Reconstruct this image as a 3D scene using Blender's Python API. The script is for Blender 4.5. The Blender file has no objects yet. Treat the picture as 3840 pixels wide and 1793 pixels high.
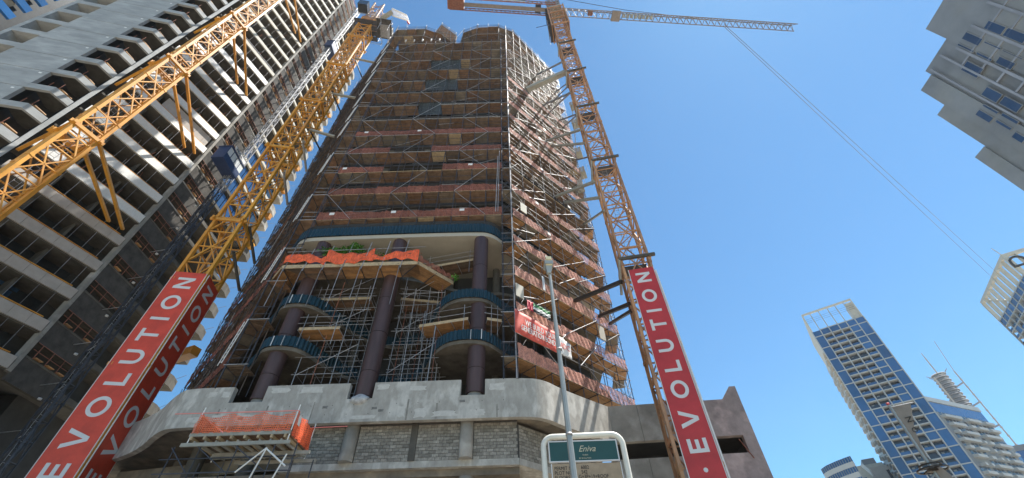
import bpy, bmesh, math, random
from mathutils import Vector, Matrix, Quaternion
R = math.radians
rnd = random.Random(7)
scene = bpy.context.scene
col = scene.collection

# ---------------------------------------------------------------- camera, sky, sun
CAM = Vector((0, 0, 1.6)); FPX, CX, CY = 1600.0, 1920.0, 896.5
_z = Vector((-50, 1533, -FPX)).normalized(); _f = Vector((0, 0, -1))
_y = (_f - _f.dot(_z) * _z).normalized(); _x = _y.cross(_z)
MW = Matrix((_x, _y, _z))                       # camera axes -> world axes
cam = bpy.data.objects.new('camera', bpy.data.cameras.new('camera'))
cam.data.sensor_width = 36; cam.data.lens = FPX / 3840 * 36
cam.data.clip_start = .1; cam.data.clip_end = 6000
cam.matrix_world = Matrix.Translation(CAM) @ MW.to_4x4()
col.objects.link(cam); scene.camera = cam
SUN_AZ, SUN_EL = 75.0, 66.5
w = bpy.data.worlds.new('World'); scene.world = w; w.use_nodes = True
nt = w.node_tree; bg = nt.nodes['Background']
sky = nt.nodes.new('ShaderNodeTexSky'); sky.sky_type = 'NISHITA'; sky.sun_disc = False
sky.sun_elevation = R(SUN_EL); sky.sun_rotation = R(SUN_AZ); sky.air_density = 1.0; sky.dust_density = .12; sky.ozone_density = .8
tint = nt.nodes.new('ShaderNodeVectorMath'); tint.operation = 'MULTIPLY'; tint.inputs[1].default_value = (.50, .86, 1.0)
nt.links.new(sky.outputs[0], tint.inputs[0]); nt.links.new(tint.outputs[0], bg.inputs[0]); bg.inputs[1].default_value = .093
sl = bpy.data.lights.new('sun', 'SUN'); sl.energy = 5.0; sl.angle = R(.5); sl.color = (1, .95, .86)
so = bpy.data.objects.new('sun', sl); col.objects.link(so)
sd = Vector((math.sin(R(SUN_AZ)) * math.cos(R(SUN_EL)), math.cos(R(SUN_AZ)) * math.cos(R(SUN_EL)), math.sin(R(SUN_EL))))
so.rotation_mode = 'QUATERNION'; so.rotation_quaternion = sd.to_track_quat('Z', 'Y'); so.location = (60, 20, 150)
vs = scene.view_settings; vs.view_transform = 'Standard'; vs.look = 'None'; vs.exposure = 1.0; vs.gamma = 1; vs.use_curve_mapping = False
scene.cycles.max_bounces = 7; scene.cycles.diffuse_bounces = 4; scene.cycles.transparent_max_bounces = 12

# ---------------------------------------------------------------- measuring the photograph: a pixel's ray met with a real plane
def ray(u, v): return (MW @ Vector((u - CX, CY - v, -FPX))).normalized()
def onp(u, v, P0, az):
    a = R(az); n = Vector((math.cos(a), -math.sin(a), 0)); r = ray(u, v)
    return CAM + r * (n.dot(Vector((P0[0], P0[1], 0)) - Vector((CAM.x, CAM.y, 0))) / n.dot(r))
def atz(u, v, z):
    r = ray(u, v); return CAM + r * ((z - CAM.z) / r.z)
def polar(az, d, z=0): return Vector((math.sin(R(az)) * d, math.cos(R(az)) * d, z))

# ---------------------------------------------------------------- materials
MATS = {}
def mat(name, c, rough=.8, metal=0., var=.25, scale=1.5, per=0., bump=0., c2=None, stretch=None, patch=0., alpha=None, emis=None, spec=.5):
    if name in MATS: return MATS[name]
    m = bpy.data.materials.new(name); m.use_nodes = True; t = m.node_tree; N = t.nodes; Lk = t.links
    b = N['Principled BSDF']; b.inputs['Roughness'].default_value = rough; b.inputs['Metallic'].default_value = metal
    b.inputs['Specular IOR Level'].default_value = spec
    geo = N.new('ShaderNodeNewGeometry'); mp = N.new('ShaderNodeMapping'); Lk.new(geo.outputs['Position'], mp.inputs[0])
    if stretch: mp.inputs['Scale'].default_value = stretch
    nz = N.new('ShaderNodeTexNoise'); nz.inputs['Scale'].default_value = scale; nz.inputs['Detail'].default_value = 5; nz.inputs['Roughness'].default_value = .62
    Lk.new(mp.outputs[0], nz.inputs['Vector'])
    rp = N.new('ShaderNodeMapRange'); rp.inputs[1].default_value = .3; rp.inputs[2].default_value = .7
    rp.inputs[3].default_value = 1 - var; rp.inputs[4].default_value = 1 + var
    Lk.new(nz.outputs[0], rp.inputs[0]); fac = rp.outputs[0]
    if per:
        oi = N.new('ShaderNodeObjectInfo'); r2 = N.new('ShaderNodeMapRange'); r2.inputs[3].default_value = 1 - per; r2.inputs[4].default_value = 1 + per
        Lk.new(oi.outputs['Random'], r2.inputs[0]); mu = N.new('ShaderNodeMath'); mu.operation = 'MULTIPLY'
        Lk.new(fac, mu.inputs[0]); Lk.new(r2.outputs[0], mu.inputs[1]); fac = mu.outputs[0]
    base = N.new('ShaderNodeRGB'); base.outputs[0].default_value = (*c, 1); cs = base.outputs[0]
    if c2:
        mx = N.new('ShaderNodeMix'); mx.data_type = 'RGBA'; mx.inputs[6].default_value = (*c, 1); mx.inputs[7].default_value = (*c2, 1)
        if patch:
            n2 = N.new('ShaderNodeTexNoise'); n2.inputs['Scale'].default_value = patch; n2.inputs['Detail'].default_value = 6; Lk.new(mp.outputs[0], n2.inputs['Vector'])
            r3 = N.new('ShaderNodeMapRange'); r3.inputs[1].default_value = .50; r3.inputs[2].default_value = .60; Lk.new(n2.outputs[0], r3.inputs[0]); Lk.new(r3.outputs[0], mx.inputs[0])
        else:
            oi = N.new('ShaderNodeObjectInfo'); wn = N.new('ShaderNodeTexWhiteNoise'); wn.noise_dimensions = '1D'
            Lk.new(oi.outputs['Random'], wn.inputs['W']); Lk.new(wn.outputs[0], mx.inputs[0])
        cs = mx.outputs[2]
    mv = N.new('ShaderNodeVectorMath'); mv.operation = 'SCALE'; Lk.new(cs, mv.inputs[0]); Lk.new(fac, mv.inputs['Scale'])
    Lk.new(mv.outputs[0], b.inputs['Base Color'])
    if bump:
        bp = N.new('ShaderNodeBump'); bp.inputs['Strength'].default_value = bump; bp.inputs['Distance'].default_value = .05
        Lk.new(nz.outputs[0], bp.inputs['Height']); Lk.new(bp.outputs[0], b.inputs['Normal'])
    if alpha is not None:      # woven mesh: open cells between strands, denser where it folds
        n3 = N.new('ShaderNodeTexNoise'); n3.inputs['Scale'].default_value = 3.5; n3.inputs['Detail'].default_value = 4
        m3 = N.new('ShaderNodeMapping'); m3.inputs['Scale'].default_value = (2.2, 2.2, .5); Lk.new(geo.outputs['Position'], m3.inputs[0]); Lk.new(m3.outputs[0], n3.inputs['Vector'])
        sep = N.new('ShaderNodeSeparateXYZ'); Lk.new(geo.outputs['Position'], sep.inputs[0])
        add = N.new('ShaderNodeMath'); add.operation = 'ADD'; Lk.new(sep.outputs[0], add.inputs[0]); Lk.new(sep.outputs[1], add.inputs[1])
        outs = []
        for s in (add.outputs[0], sep.outputs[2]):
            k = N.new('ShaderNodeMath'); k.operation = 'MULTIPLY'; k.inputs[1].default_value = 11.; Lk.new(s, k.inputs[0])
            f = N.new('ShaderNodeMath'); f.operation = 'FRACT'; Lk.new(k.outputs[0], f.inputs[0])
            g = N.new('ShaderNodeMath'); g.operation = 'LESS_THAN'; g.inputs[1].default_value = .34; Lk.new(f.outputs[0], g.inputs[0]); outs.append(g.outputs[0])
        mxx = N.new('ShaderNodeMath'); mxx.operation = 'MAXIMUM'; Lk.new(outs[0], mxx.inputs[0]); Lk.new(outs[1], mxx.inputs[1])
        r4 = N.new('ShaderNodeMapRange'); r4.inputs[1].default_value = .35; r4.inputs[2].default_value = .65; r4.inputs[3].default_value = alpha * .3; r4.inputs[4].default_value = alpha; Lk.new(n3.outputs[0], r4.inputs[0])
        m5 = N.new('ShaderNodeMath'); m5.operation = 'MAXIMUM'; Lk.new(mxx.outputs[0], m5.inputs[0]); Lk.new(r4.outputs[0], m5.inputs[1])
        Lk.new(m5.outputs[0], b.inputs['Alpha'])
    MATS[name] = m; return m
M = dict(
 conc=mat('raw concrete', (.25, .235, .21), .9, var=.3, scale=.6, c2=(.34, .325, .30), patch=.5, bump=.2),
 fascia=mat('patched fascia concrete', (.37, .35, .315), .88, var=.18, scale=1.6, c2=(.50, .48, .44), patch=1.0, bump=.25, stretch=(1.6, 1.6, .8)),
 fasciap=mat('pinkish stained concrete', (.25, .22, .215), .9, var=.25, scale=1.1, c2=(.34, .29, .28), patch=.8, bump=.25),  # pink cast of sun glare put into the stained concrete colour
 shear=mat('cast wall concrete', (.29, .305, .31), .8, var=.16, scale=.5, c2=(.34, .355, .36), patch=.35, bump=.12, stretch=(1, 1, 2.5)),
 concd=mat('dark concrete', (.09, .083, .072), .95, var=.3, scale=1.0, bump=.2),  # concrete tone deepened to carry the shade of recesses and lower floors
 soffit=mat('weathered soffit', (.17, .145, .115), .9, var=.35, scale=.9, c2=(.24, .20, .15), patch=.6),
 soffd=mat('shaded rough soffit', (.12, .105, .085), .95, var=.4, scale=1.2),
 stain=mat('dried drip stain', (.24, .225, .20), .9, var=.3, scale=3),
 glassn=mat('navy window glass', (.02, .045, .10), .2, var=.3, scale=.2, per=.3, spec=.8),
 seam=mat('column wrap seam', (.04, .025, .025), .6),
 netf=mat('open orange mesh', (.75, .16, .06), .7, var=.3, scale=3, alpha=.12),
 tubeb=mat('dark brown tube', (.075, .055, .045), .6, var=.3, scale=3, per=.4),
 slabd=mat('dark damp slab', (.055, .05, .045), .95, var=.4, scale=1.2),  # shade of the soffits and lower fins put into the slab colour
 jibm=mat('grey jib paint', (.20, .175, .165), .6, var=.2, scale=2),
 patch=mat('pale plaster patch', (.52, .50, .46), .9, var=.12, scale=4),
 stain2=mat('dark mortar smear', (.17, .165, .155), .9, var=.3, scale=6),
 bagm=mat('dusty plastic wrap', (.42, .42, .42), .5, var=.35, scale=5, bump=.9),
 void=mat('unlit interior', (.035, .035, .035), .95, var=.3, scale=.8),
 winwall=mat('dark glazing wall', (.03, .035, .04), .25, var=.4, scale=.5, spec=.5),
 cream=mat('cream soffit paint', (.40, .37, .31), .8, var=.06),
 creamb=mat('cream painted panel', (.50, .47, .40), .75, var=.1, scale=.7),
 beige=mat('beige panel', (.40, .36, .32), .8, var=.1, scale=1.2),
 block=mat('concrete block', (.20, .185, .16), .95, var=.3, scale=7, per=.15, c2=(.31, .29, .255), bump=.3),
 mortar=mat('mortar', (.11, .105, .10), 1., var=.2, scale=8),
 teal=mat('teal corrugated steel', (.016, .045, .06), .4, metal=.3, var=.1),
 brown=mat('brown wrapped column', (.062, .036, .036), .55, var=.35, scale=2., stretch=(1, 1, .15)),
 steel=mat('galvanised tube', (.30, .30, .31), .5, metal=.35, var=.25, scale=4, per=.3),
 steeld=mat('dark tube', (.055, .06, .075), .5, metal=.3, var=.3, scale=3, per=.3),
 steelr=mat('rusty red tube', (.22, .085, .055), .7, var=.35, scale=4, per=.25),
 ply=mat('weathered plywood deck', (.15, .115, .085), .85, var=.35, scale=2.2, per=.28, c2=(.21, .12, .07), stretch=(1, 1, 1)),
 plyo=mat('orange formwork ply', (.42, .22, .085), .7, var=.25, scale=2.5, per=.15, c2=(.30, .17, .08)),
 timber=mat('pale timber', (.38, .29, .18), .8, var=.25, scale=4, per=.2),
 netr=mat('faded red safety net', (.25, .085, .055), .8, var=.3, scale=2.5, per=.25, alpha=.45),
 nets=mat('sunbleached red safety net', (.52, .25, .19), .85, var=.3, scale=2.5, per=.25, alpha=.6),  # lighter copy of the red net, sunlight put into its colour
 neto=mat('orange safety net', (.80, .13, .045), .7, var=.25, scale=3, alpha=.95),
 netd=mat('dark shade net', (.06, .075, .085), .9, var=.3, scale=2, alpha=.9),
 yellow=mat('yellow crane paint', (.62, .30, .035), .45, var=.2, scale=1.2, per=.08, c2=(.52, .22, .03)),
 rust=mat('orange brown crane paint', (.44, .235, .11), .6, var=.3, scale=1.2, per=.2, c2=(.33, .18, .10)),
 red=mat('red banner vinyl', (.58, .06, .028), .5, var=.16, scale=1.1, bump=.5),
 red2=mat('crimson banner vinyl', (.46, .035, .035), .5, var=.14, scale=1.1, bump=.4),
 letter=mat('grey white lettering', (.62, .62, .62), .6, var=.05),
 sheet=mat('white plastic sheet', (.64, .63, .60), .5, var=.07, scale=3, bump=.9, stretch=(2.5, 2.5, 1)),
 sheetb=mat('bluish plastic sheet', (.55, .58, .60), .5, var=.07, scale=3, bump=.5),
 white=mat('white paint', (.72, .72, .70), .55, var=.06),
 whitel=mat('light trim', (.38, .40, .40), .6, var=.08, scale=.2),
 glassb=mat('blue glass', (.018, .085, .22), .12, metal=.0, var=.35, scale=.05, per=.25, spec=.9),
 glassr=mat('sky reflecting glass', (.07, .15, .28), .12, metal=.5, var=.1, scale=.2),
 glassd=mat('dark blue glass', (.02, .035, .055), .15, var=.4, scale=.3, per=.4, spec=.7),
 cage=mat('blue hoist paint', (.02, .04, .11), .4, var=.2, scale=2),
 lamp=mat('lamp post paint', (.33, .35, .34), .45, metal=.3, var=.15, scale=2),
 lens=mat('lamp lens', (.68, .63, .42), .3, var=.1),
 signf=mat('white sign frame', (.72, .70, .62), .4, var=.08, scale=3),
 signg=mat('green sign panel', (.02, .075, .07), .5, var=.08),
 signt=mat('tan sign panel', (.36, .27, .18), .7, var=.15, scale=5),
 ink=mat('black ink', (.03, .03, .03), .7, var=0.01),
 gold=mat('pale gold lettering', (.55, .50, .36), .6, var=.02),
 imgb=mat('blue printed picture', (.03, .07, .16), .5, var=.4, scale=4),
 imgc=mat('brown printed picture', (.16, .09, .07), .5, var=.5, scale=6),
 leaf=mat('green leaves', (.07, .22, .02), .6, var=.35, scale=8, per=.3),
 salmon=mat('salmon red banner', (.62, .10, .07), .6, var=.1, scale=2, bump=.3),
 salmonl=mat('white banner cloth', (.78, .77, .75), .6, var=.04, bump=.3),
 pink=mat('soft red print', (.75, .25, .22), .6, var=.02),
 magenta=mat('crimson cloth', (.50, .03, .06), .6, var=.15, scale=6),
 green=mat('green cloth', (.06, .22, .08), .6, var=.2, scale=6),
 ringm=mat('black iron', (.03, .025, .022), .6, var=.2),
 brownc=mat('brown flag cloth', (.26, .23, .20), .8, var=.15, scale=3),
 gantry=mat('grey painted beam', (.30, .29, .25), .7, var=.2, scale=3),
 ground=mat('sandy paving', (.45, .40, .32), .95, var=.15, scale=.3),
 road=mat('asphalt', (.06, .06, .06), .9, var=.2, scale=2),
 slate=mat('slate blue cladding', (.19, .205, .22), .6, var=.2, scale=.15, c2=(.21, .22, .22), patch=.08),
 haze1=mat('distant grey cladding', (.24, .26, .30), .8, var=.3, scale=.1),
)

# ---------------------------------------------------------------- builders
ORG = {}
UNIT = {}
def unit(shape, m):
    k = (shape, m.name)
    if k in UNIT: return UNIT[k]
    bm = bmesh.new()
    if shape == 'b':
        bmesh.ops.create_cube(bm, size=1); bmesh.ops.translate(bm, verts=bm.verts, vec=(0, 0, .5))
    else:
        n = 16 if shape == 'C' else 6
        bmesh.ops.create_cone(bm, cap_ends=True, segments=n, radius1=.5, radius2=.5, depth=1); bmesh.ops.translate(bm, verts=bm.verts, vec=(0, 0, .5))
        for f in bm.faces: f.smooth = len(f.verts) == 4
    me = bpy.data.meshes.new(shape + '_unit'); bm.to_mesh(me); bm.free(); me.materials.append(m); UNIT[k] = me; return me
def org(p): return ORG.get(p, Vector((0, 0, 0))) if p is not None else Vector((0, 0, 0))
def put(name, me, loc, parent, rot=None, scale=None):
    o = bpy.data.objects.new(name, me); loc = Vector(loc); o.parent = parent; o.location = loc - org(parent)
    if rot is not None: o.rotation_mode = 'QUATERNION'; o.rotation_quaternion = rot
    if scale is not None: o.scale = scale
    col.objects.link(o); ORG[o] = loc; return o
def bar(name, p, q, w, m, parent, h=None, shape='c'):
    p, q = Vector(p), Vector(q); d = q - p
    return put(name, unit(shape, m), p, parent, d.to_track_quat('Z', 'Y'), (w, h or w, d.length))
def tag(o, label=None, cat=None, group=None, kind=None):
    if label: o['label'] = label
    if cat: o['category'] = cat
    if group: o['group'] = group
    if kind: o['kind'] = kind
    return o
def thing(name, label, cat, loc, group=None):
    o = bpy.data.objects.new(name, None); o.location = loc; o.empty_display_size = .2; col.objects.link(o); ORG[o] = Vector(loc)
    return tag(o, label, cat, group)
class MB:
    def __init__(s): s.v = []; s.f = []
    def quad(s, a, b, c, d):
        i = len(s.v); s.v += [Vector(a), Vector(b), Vector(c), Vector(d)]; s.f.append((i, i+1, i+2, i+3))
    def box8(s, P):
        i = len(s.v); s.v += [Vector(p) for p in P]
        for q in ((0,3,2,1),(4,5,6,7),(0,1,5,4),(1,2,6,5),(2,3,7,6),(3,0,4,7)): s.f.append(tuple(i+k for k in q))
    def bar(s, p, q, w, h=None):
        p, q = Vector(p), Vector(q); d = q - p; R3 = d.to_track_quat('Z', 'Y').to_matrix(); X = R3.col[0] * w / 2; Y = R3.col[1] * (h or w) / 2
        s.box8([p-X-Y, p+X-Y, p+X+Y, p-X+Y, q-X-Y, q+X-Y, q+X+Y, q-X+Y])
    def prism(s, poly, z0, z1):
        n = len(poly); i = len(s.v)
        for z in (z0, z1): s.v += [Vector((p[0], p[1], z)) for p in poly]
        s.f.append(tuple(i + k for k in range(n))[::-1]); s.f.append(tuple(i + n + k for k in range(n)))
        for k in range(n): s.f.append((i+k, i+(k+1) % n, i+n+(k+1) % n, i+n+k))
    def strip(s, pts, z0, z1, t, zf=None):
        """upright wall along a plan line with thickness t to the left-hand side"""
        pts = [Vector((p[0], p[1], 0)) for p in pts]; off = []
        for k, p in enumerate(pts):
            a = pts[max(k-1, 0)]; b = pts[min(k+1, len(pts)-1)]; d = (b - a).normalized(); off.append(p + Vector((-d.y, d.x, 0)) * t)
        i = len(s.v); n = len(pts)
        for k in range(n):
            za, zb = (z0, z1) if zf is None else zf(k, n)
            for p, z in ((pts[k], za), (pts[k], zb), (off[k], zb), (off[k], za)): s.v.append(Vector((p.x, p.y, z)))
        for k in range(n - 1):
            a = i + 4*k; b = a + 4
            for q in ((0, 1), (1, 2), (2, 3), (3, 0)): s.f.append((a+q[0], b+q[0], b+q[1], a+q[1]))
        s.f.append((i, i+1, i+2, i+3)); e = i + 4*(n-1); s.f.append((e+3, e+2, e+1, e))
    def build(s, name, m, parent=None, smooth=False, kind=None):
        c = sum(s.v, Vector((0, 0, 0))) / len(s.v) if parent is None else org(parent)
        if parent is None: c.z = min(v.z for v in s.v)
        me = bpy.data.meshes.new(name); me.from_pydata([v - c for v in s.v], [], s.f); me.materials.append(m); me.validate()
        bm = bmesh.new(); bm.from_mesh(me); bmesh.ops.recalc_face_normals(bm, faces=bm.faces); bm.to_mesh(me); bm.free()
        if smooth:
            for f in me.polygons: f.use_smooth = True
        o = put(name, me, c, parent)
        if kind: o['kind'] = kind
        return o
class Fr:
    """upright working plane: s runs along azimuth az, d goes outward (clockwise of az), z is height"""
    def __init__(s, P, az):
        s.P = Vector((P[0], P[1], 0)); s.az = az; s.e = Vector((math.sin(R(az)), math.cos(R(az)), 0)); s.n = Vector((math.cos(R(az)), -math.sin(R(az)), 0))
        s.q = Quaternion((0, 0, 1), R(90 - az))
    def pt(s, a, d, z): return s.P + s.e * a + s.n * d + Vector((0, 0, z))
    def box(s, name, a0, a1, d0, d1, z0, z1, m, parent):
        return put(name, unit('b', m), s.pt((a0+a1)/2, (d0+d1)/2, z0), parent, s.q, (abs(a1-a0), abs(d1-d0), z1-z0))
    def mbox(s, mb, a0, a1, d0, d1, z0, z1):
        mb.box8([s.pt(a, d, z) for z in (z0, z1) for a, d in ((a0, d0), (a1, d0), (a1, d1), (a0, d1))])
    def rot(s, ccw=False):
        X, Y = (Vector((0, 0, 1)), -s.e) if ccw else (s.e, Vector((0, 0, 1)))
        return Matrix((X, Y, s.n)).transposed().to_quaternion()
class Cap:
    """parts up to the limit as objects, the rest as one part"""
    def __init__(s, name, m, parent, w, h=None, shape='b', lim=290): s.a = (name, m, parent, w, h, shape); s.n = 0; s.lim = lim; s.mb = MB()
    def add(s, p, q):
        s.n += 1; name, m, par, w, h, sh = s.a
        if s.n <= s.lim: bar(name, p, q, w, m, par, h, sh)
        else: s.mb.bar(p, q, w, h)
    def end(s):
        if s.mb.v: s.mb.build(s.a[0], s.a[1], s.a[2], kind='stuff')
def chaikin(p, n=2, closed=False):
    p = [Vector((q[0], q[1], 0)) for q in p]
    for _ in range(n):
        o = [] if closed else [p[0]]; m = len(p) if closed else len(p) - 1
        for k in range(m):
            a, b = p[k], p[(k+1) % len(p)]; o += [a*.75 + b*.25, a*.25 + b*.75]
        if not closed: o.append(p[-1])
        p = o
    return p
def text(name, s, size, m, parent, loc, rot, ext=.012, shear=0, align='LEFT'):
    cu = bpy.data.curves.new(name, 'FONT'); cu.body = s; cu.size = size; cu.extrude = ext; cu.shear = shear; cu.align_x = align; cu.resolution_u = 3
    o = bpy.data.objects.new('t', cu); me = bpy.data.meshes.new_from_object(o); bpy.data.objects.remove(o); me.materials.clear(); me.materials.append(m)
    return put(name, me, loc, parent, rot)
def letter_polys(ch, w, h, t):
    """upright capital as closed outlines, origin at its centre"""
    a, b = w/2, h/2
    if ch == 'E': return [[(-a,-b),(a,-b),(a,-b+t),(-a+t,-b+t),(-a+t,-t/2),(a*.85,-t/2),(a*.85,t/2),(-a+t,t/2),(-a+t,b-t),(a,b-t),(a,b),(-a,b)]]
    if ch == 'L': return [[(-a,-b),(a,-b),(a,-b+t),(-a+t,-b+t),(-a+t,b),(-a,b)]]
    if ch == 'I': return [[(-t/2,-b),(t/2,-b),(t/2,b),(-t/2,b)]]
    if ch == 'T': return [[(-t/2,-b),(t/2,-b),(t/2,b-t),(a,b-t),(a,b),(-a,b),(-a,b-t),(-t/2,b-t)]]
    if ch == 'V': return [[(-t*.55,-b),(t*.55,-b),(a,b),(a-t*1.15,b),(0,-b+t*1.3),(-a+t*1.15,b),(-a,b)]]
    if ch == 'N': return [[(-a,-b),(-a+t,-b),(-a+t,b-t*1.75),(a-t,-b),(a,-b),(a,b),(a-t,b),(a-t,-b+t*1.75),(-a+t,b),(-a,b)]]
    if ch == 'U':
        o = [(-a, b)] + [(-a*math.cos(x), -b + a - a*math.sin(x)) for x in [k*math.pi/12 for k in range(13)]] + [(a, b), (a-t, b)]
        r = a - t; o += [(r*math.cos(x), -b + a - r*math.sin(x)) for x in [k*math.pi/12 for k in range(13)]] + [(-a+t, b)]
        return [o]
    if ch == 'O': return 'ring'
    if ch == '.': return [[(.11*math.cos(k*math.pi/8), .11*math.sin(k*math.pi/8)) for k in range(16)]]
def letter(ch, fr, a, d, z, w, h, t, m, parent):
    """letter lying on its left side, reading upwards"""
    up = Vector((0, 0, 1)); X, Y = up, -fr.e; c = fr.pt(a, d, z); mb = MB(); dp = fr.n * .012
    def P(x, y, k): return c + X*x + Y*y + dp*k
    pol = letter_polys(ch, w, h, t)
    if pol == 'ring':
        n = 32; i = 0
        for k in range(n):
            for rr in (0, t): 
                x = (w/2-rr)*math.cos(2*math.pi*k/n); y = (h/2-rr)*math.sin(2*math.pi*k/n)
                mb.v += [P(x, y, 0), P(x, y, 1)]
        for k in range(n):
            A = 4*k; B = 4*((k+1) % n)
            for q in ((0, 1), (1, 3), (3, 2), (2, 0)): mb.f.append((A+q[0], B+q[0], B+q[1], A+q[1]))
    else:
        for p in pol:
            n = len(p); i = len(mb.v); mb.v += [P(x, y, 0) for x, y in p] + [P(x, y, 1) for x, y in p]
            mb.f.append(tuple(range(i, i+n))[::-1]); mb.f.append(tuple(range(i+n, i+2*n)))
            for k in range(n): mb.f.append((i+k, i+(k+1) % n, i+n+(k+1) % n, i+n+k))
    return mb.build('letter', m, parent)
def box_thing(fr, name, label, cat, a0, a1, d0, d1, z0, z1, m, **k): return tag(fr.box(name, a0, a1, d0, d1, z0, z1, m, None), label, cat, **k)

# ---------------------------------------------------------------- ground
g = MB(); g.quad((-3000, -3000, 0), (3000, -3000, 0), (3000, 3000, 0), (-3000, 3000, 0)); tag(g.build('ground', M['ground']), kind='structure')
g = MB(); g.box8([(x, y, z) for z in (.002, .006) for x, y in ((-300, 5), (300, 5), (300, 15), (-300, 15))]); tag(g.build('road', M['road']), kind='structure')

FL = [15.9 + 3.45*k for k in range(4)] + [29.7 + 3.5*k for k in range(15)]      # floor levels of the scaffolded tower
LV = FL[4:]

# ================================================================ MAIN TOWER
tower = thing('tower_building', 'concrete high-rise under construction wrapped in scaffolding above a round-cornered podium', 'building', (-9, 32, 0))
outl = [(-26, 46), (-26, 33.8), (-17.9, 25.55), (-.9, 25.55), (7.6, 33.6), (7.6, 46)]
def shrink(p, t):
    c = Vector((-9.2, 40, 0)); return [((x - c.x)*(1-t/14) + c.x, (y - c.y)*(1-t/14) + c.y) for x, y in p]
for k, z in enumerate(LV[:13]):
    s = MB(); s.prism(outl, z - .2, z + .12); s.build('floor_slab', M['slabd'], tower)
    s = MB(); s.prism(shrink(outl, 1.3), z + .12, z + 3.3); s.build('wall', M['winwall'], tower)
    for x in (-17.2, -13.2, -9.2, -5.2, -1.4): Fr((x, 26.1), 90).box('column', -.3, .3, -.35, .35, z + .12, z + 3.3, M['concd'], tower)
    f = Fr((-17.5, 26.25), 90)
    for j in range(5):       # pale arched balcony fronts and dark openings
        if rnd.random() < .6: f.box('balcony_front', .4 + 3.3*j, 3.2 + 3.3*j, .35, .45, z + .12, z + .75, M['concd'] if rnd.random() < .6 else M['soffit'], tower)
for cx0, cx1, back in ((-17.6, -9.4, 46), (-7.0, .6, 46)):
    for z in LV[13:]:
        o2 = [(cx0 - 6, 46), (cx0 - 6, 32.5), (cx0, 26), (cx1 - 1.5, 26), (cx1, 27.6), (cx1 + (5 if cx1 > 0 else 0), 33 if cx1 > 0 else 30), (cx1 + (5 if cx1 > 0 else 0), 46)]
        s = MB(); s.prism(o2, z - .2, z + .12); s.build('floor_slab', M['soffit'], tower)
        if z < LV[14]: s = MB(); s.prism([(x + (.6 if x < -10 else -.4), y + .8) for x, y in o2], z + .12, z + 3.3); s.build('wall', M['winwall'], tower)
# transfer level with teal corrugated band and cream soffit
def corrugated(pts, z0, z1, name='cladding_band', pitch=.15, amp=.035):
    pts = [Vector((p[0], p[1], 0)) for p in pts]; out = []; carry = 0
    for a, b in zip(pts, pts[1:]):
        L = (b - a).length; d = (b - a).normalized(); n = Vector((d.y, -d.x, 0)); x = carry
        while x < L: out.append((a + d*x, n)); x += pitch/2
        carry = x - L
    path = []
    for k, (p, n) in enumerate(out): path.append(p + n*(amp if (k // 2) % 2 else -amp))
    mb = MB(); mb.strip(path, z0, z1, .02); return mb.build(name, M['teal'], tower)
band = chaikin([(-27, 34), (-18.5, 25.2), (-17.6, 24.05), (-15.9, 23.85), (-2.9, 23.85), (-1.6, 24.1), (-.6, 25.3), (8, 33.4)], 2)
corrugated(band, 27.62, 28.55)
s = MB(); s.prism([(p.x, p.y + .12) for p in band] + [(8, 46), (-27, 46)], 27.2, 27.6); s.build('transfer_slab', M['cream'], tower)
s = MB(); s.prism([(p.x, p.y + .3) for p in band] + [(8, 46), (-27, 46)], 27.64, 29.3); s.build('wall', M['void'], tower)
# lobed balcony floors behind the big columns
lobes = [(-27, 33), (-19.6, 27.4), (-17.5, 25.4), (-16.7, 24.1), (-15.8, 23.8), (-14.7, 23.9), (-13.9, 24.6), (-13.3, 26.2), (-12.3, 27.9), (-10.9, 29.4), (-9.2, 29.9), (-7.6, 29.2), (-6.4, 27.2), (-5.7, 25.4), (-4.8, 24.3), (-3.9, 23.85), (-2.6, 23.8), (-1.7, 24.2), (-.8, 25.5), (1.2, 27.7), (7.6, 33.4)]
for z in (17.15, 20.62, 24.1):
    pl = chaikin(lobes if z < 24 else [(-27, 33), (-18.4, 25.6), (-15.5, 24.9), (-12, 24.9), (-8, 25.3), (-5, 27), (-3, 27.6), (0, 27.6), (7.6, 33.4)], 2)
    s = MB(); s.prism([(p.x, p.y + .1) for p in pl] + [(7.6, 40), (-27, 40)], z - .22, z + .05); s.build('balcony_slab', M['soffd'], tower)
    if z < 24: corrugated(pl, z + .06, z + .8)
for z0, z1 in ((14, 16.9), (17.2, 20.4), (20.7, 23.9), (24.15, 27.2)):
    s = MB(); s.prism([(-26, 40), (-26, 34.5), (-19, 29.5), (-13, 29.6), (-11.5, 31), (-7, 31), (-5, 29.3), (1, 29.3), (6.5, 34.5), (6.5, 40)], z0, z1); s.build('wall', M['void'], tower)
    for x, y in ((-16.8, 28.6), (-12.6, 29.3), (-5.6, 29), (-1.5, 28.4), (2.5, 30.2)): put('column', unit('C', M['concd']), (x, y, z0), tower, None, (.6, .6, z1 - z0))
def bigcol(x, y, z0, z1, r=.57):
    o = put('column', unit('C', M['brown']), (x, y, z0), tower, None, (2*r, 2*r, z1 - z0))
    for i in range(int((z1 - z0)/2.9)): zz = z0 + 1.6 + 2.9*i; bar('wrap_seam', (x, y, zz), (x, y, zz + .035), 2*r + .025, M['seam'], tower, None, 'C')
    return o
for x in (-15.6, -9.28, -2.55):
    tag(bigcol(x, 24.62, 13.75, 27.2), 'smooth dark brown wrapped full-height column')
    put('column_base', unit('C', M['conc']), (x, 24.62, 13.0), tower, None, (.95, .95, .78))
for x, z in ((-15.6, 17.2), (-15.6, 20.7), (-2.55, 17.2)):       # pale end strips where a band stops at a column
    for dx in (-.35, .35): Fr((x + dx, 23.86), 90).box('end_trim', -.025, .025, 0, .03, z, z + .74, M['letter'], tower)
bag = MB(); N = 14
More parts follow.
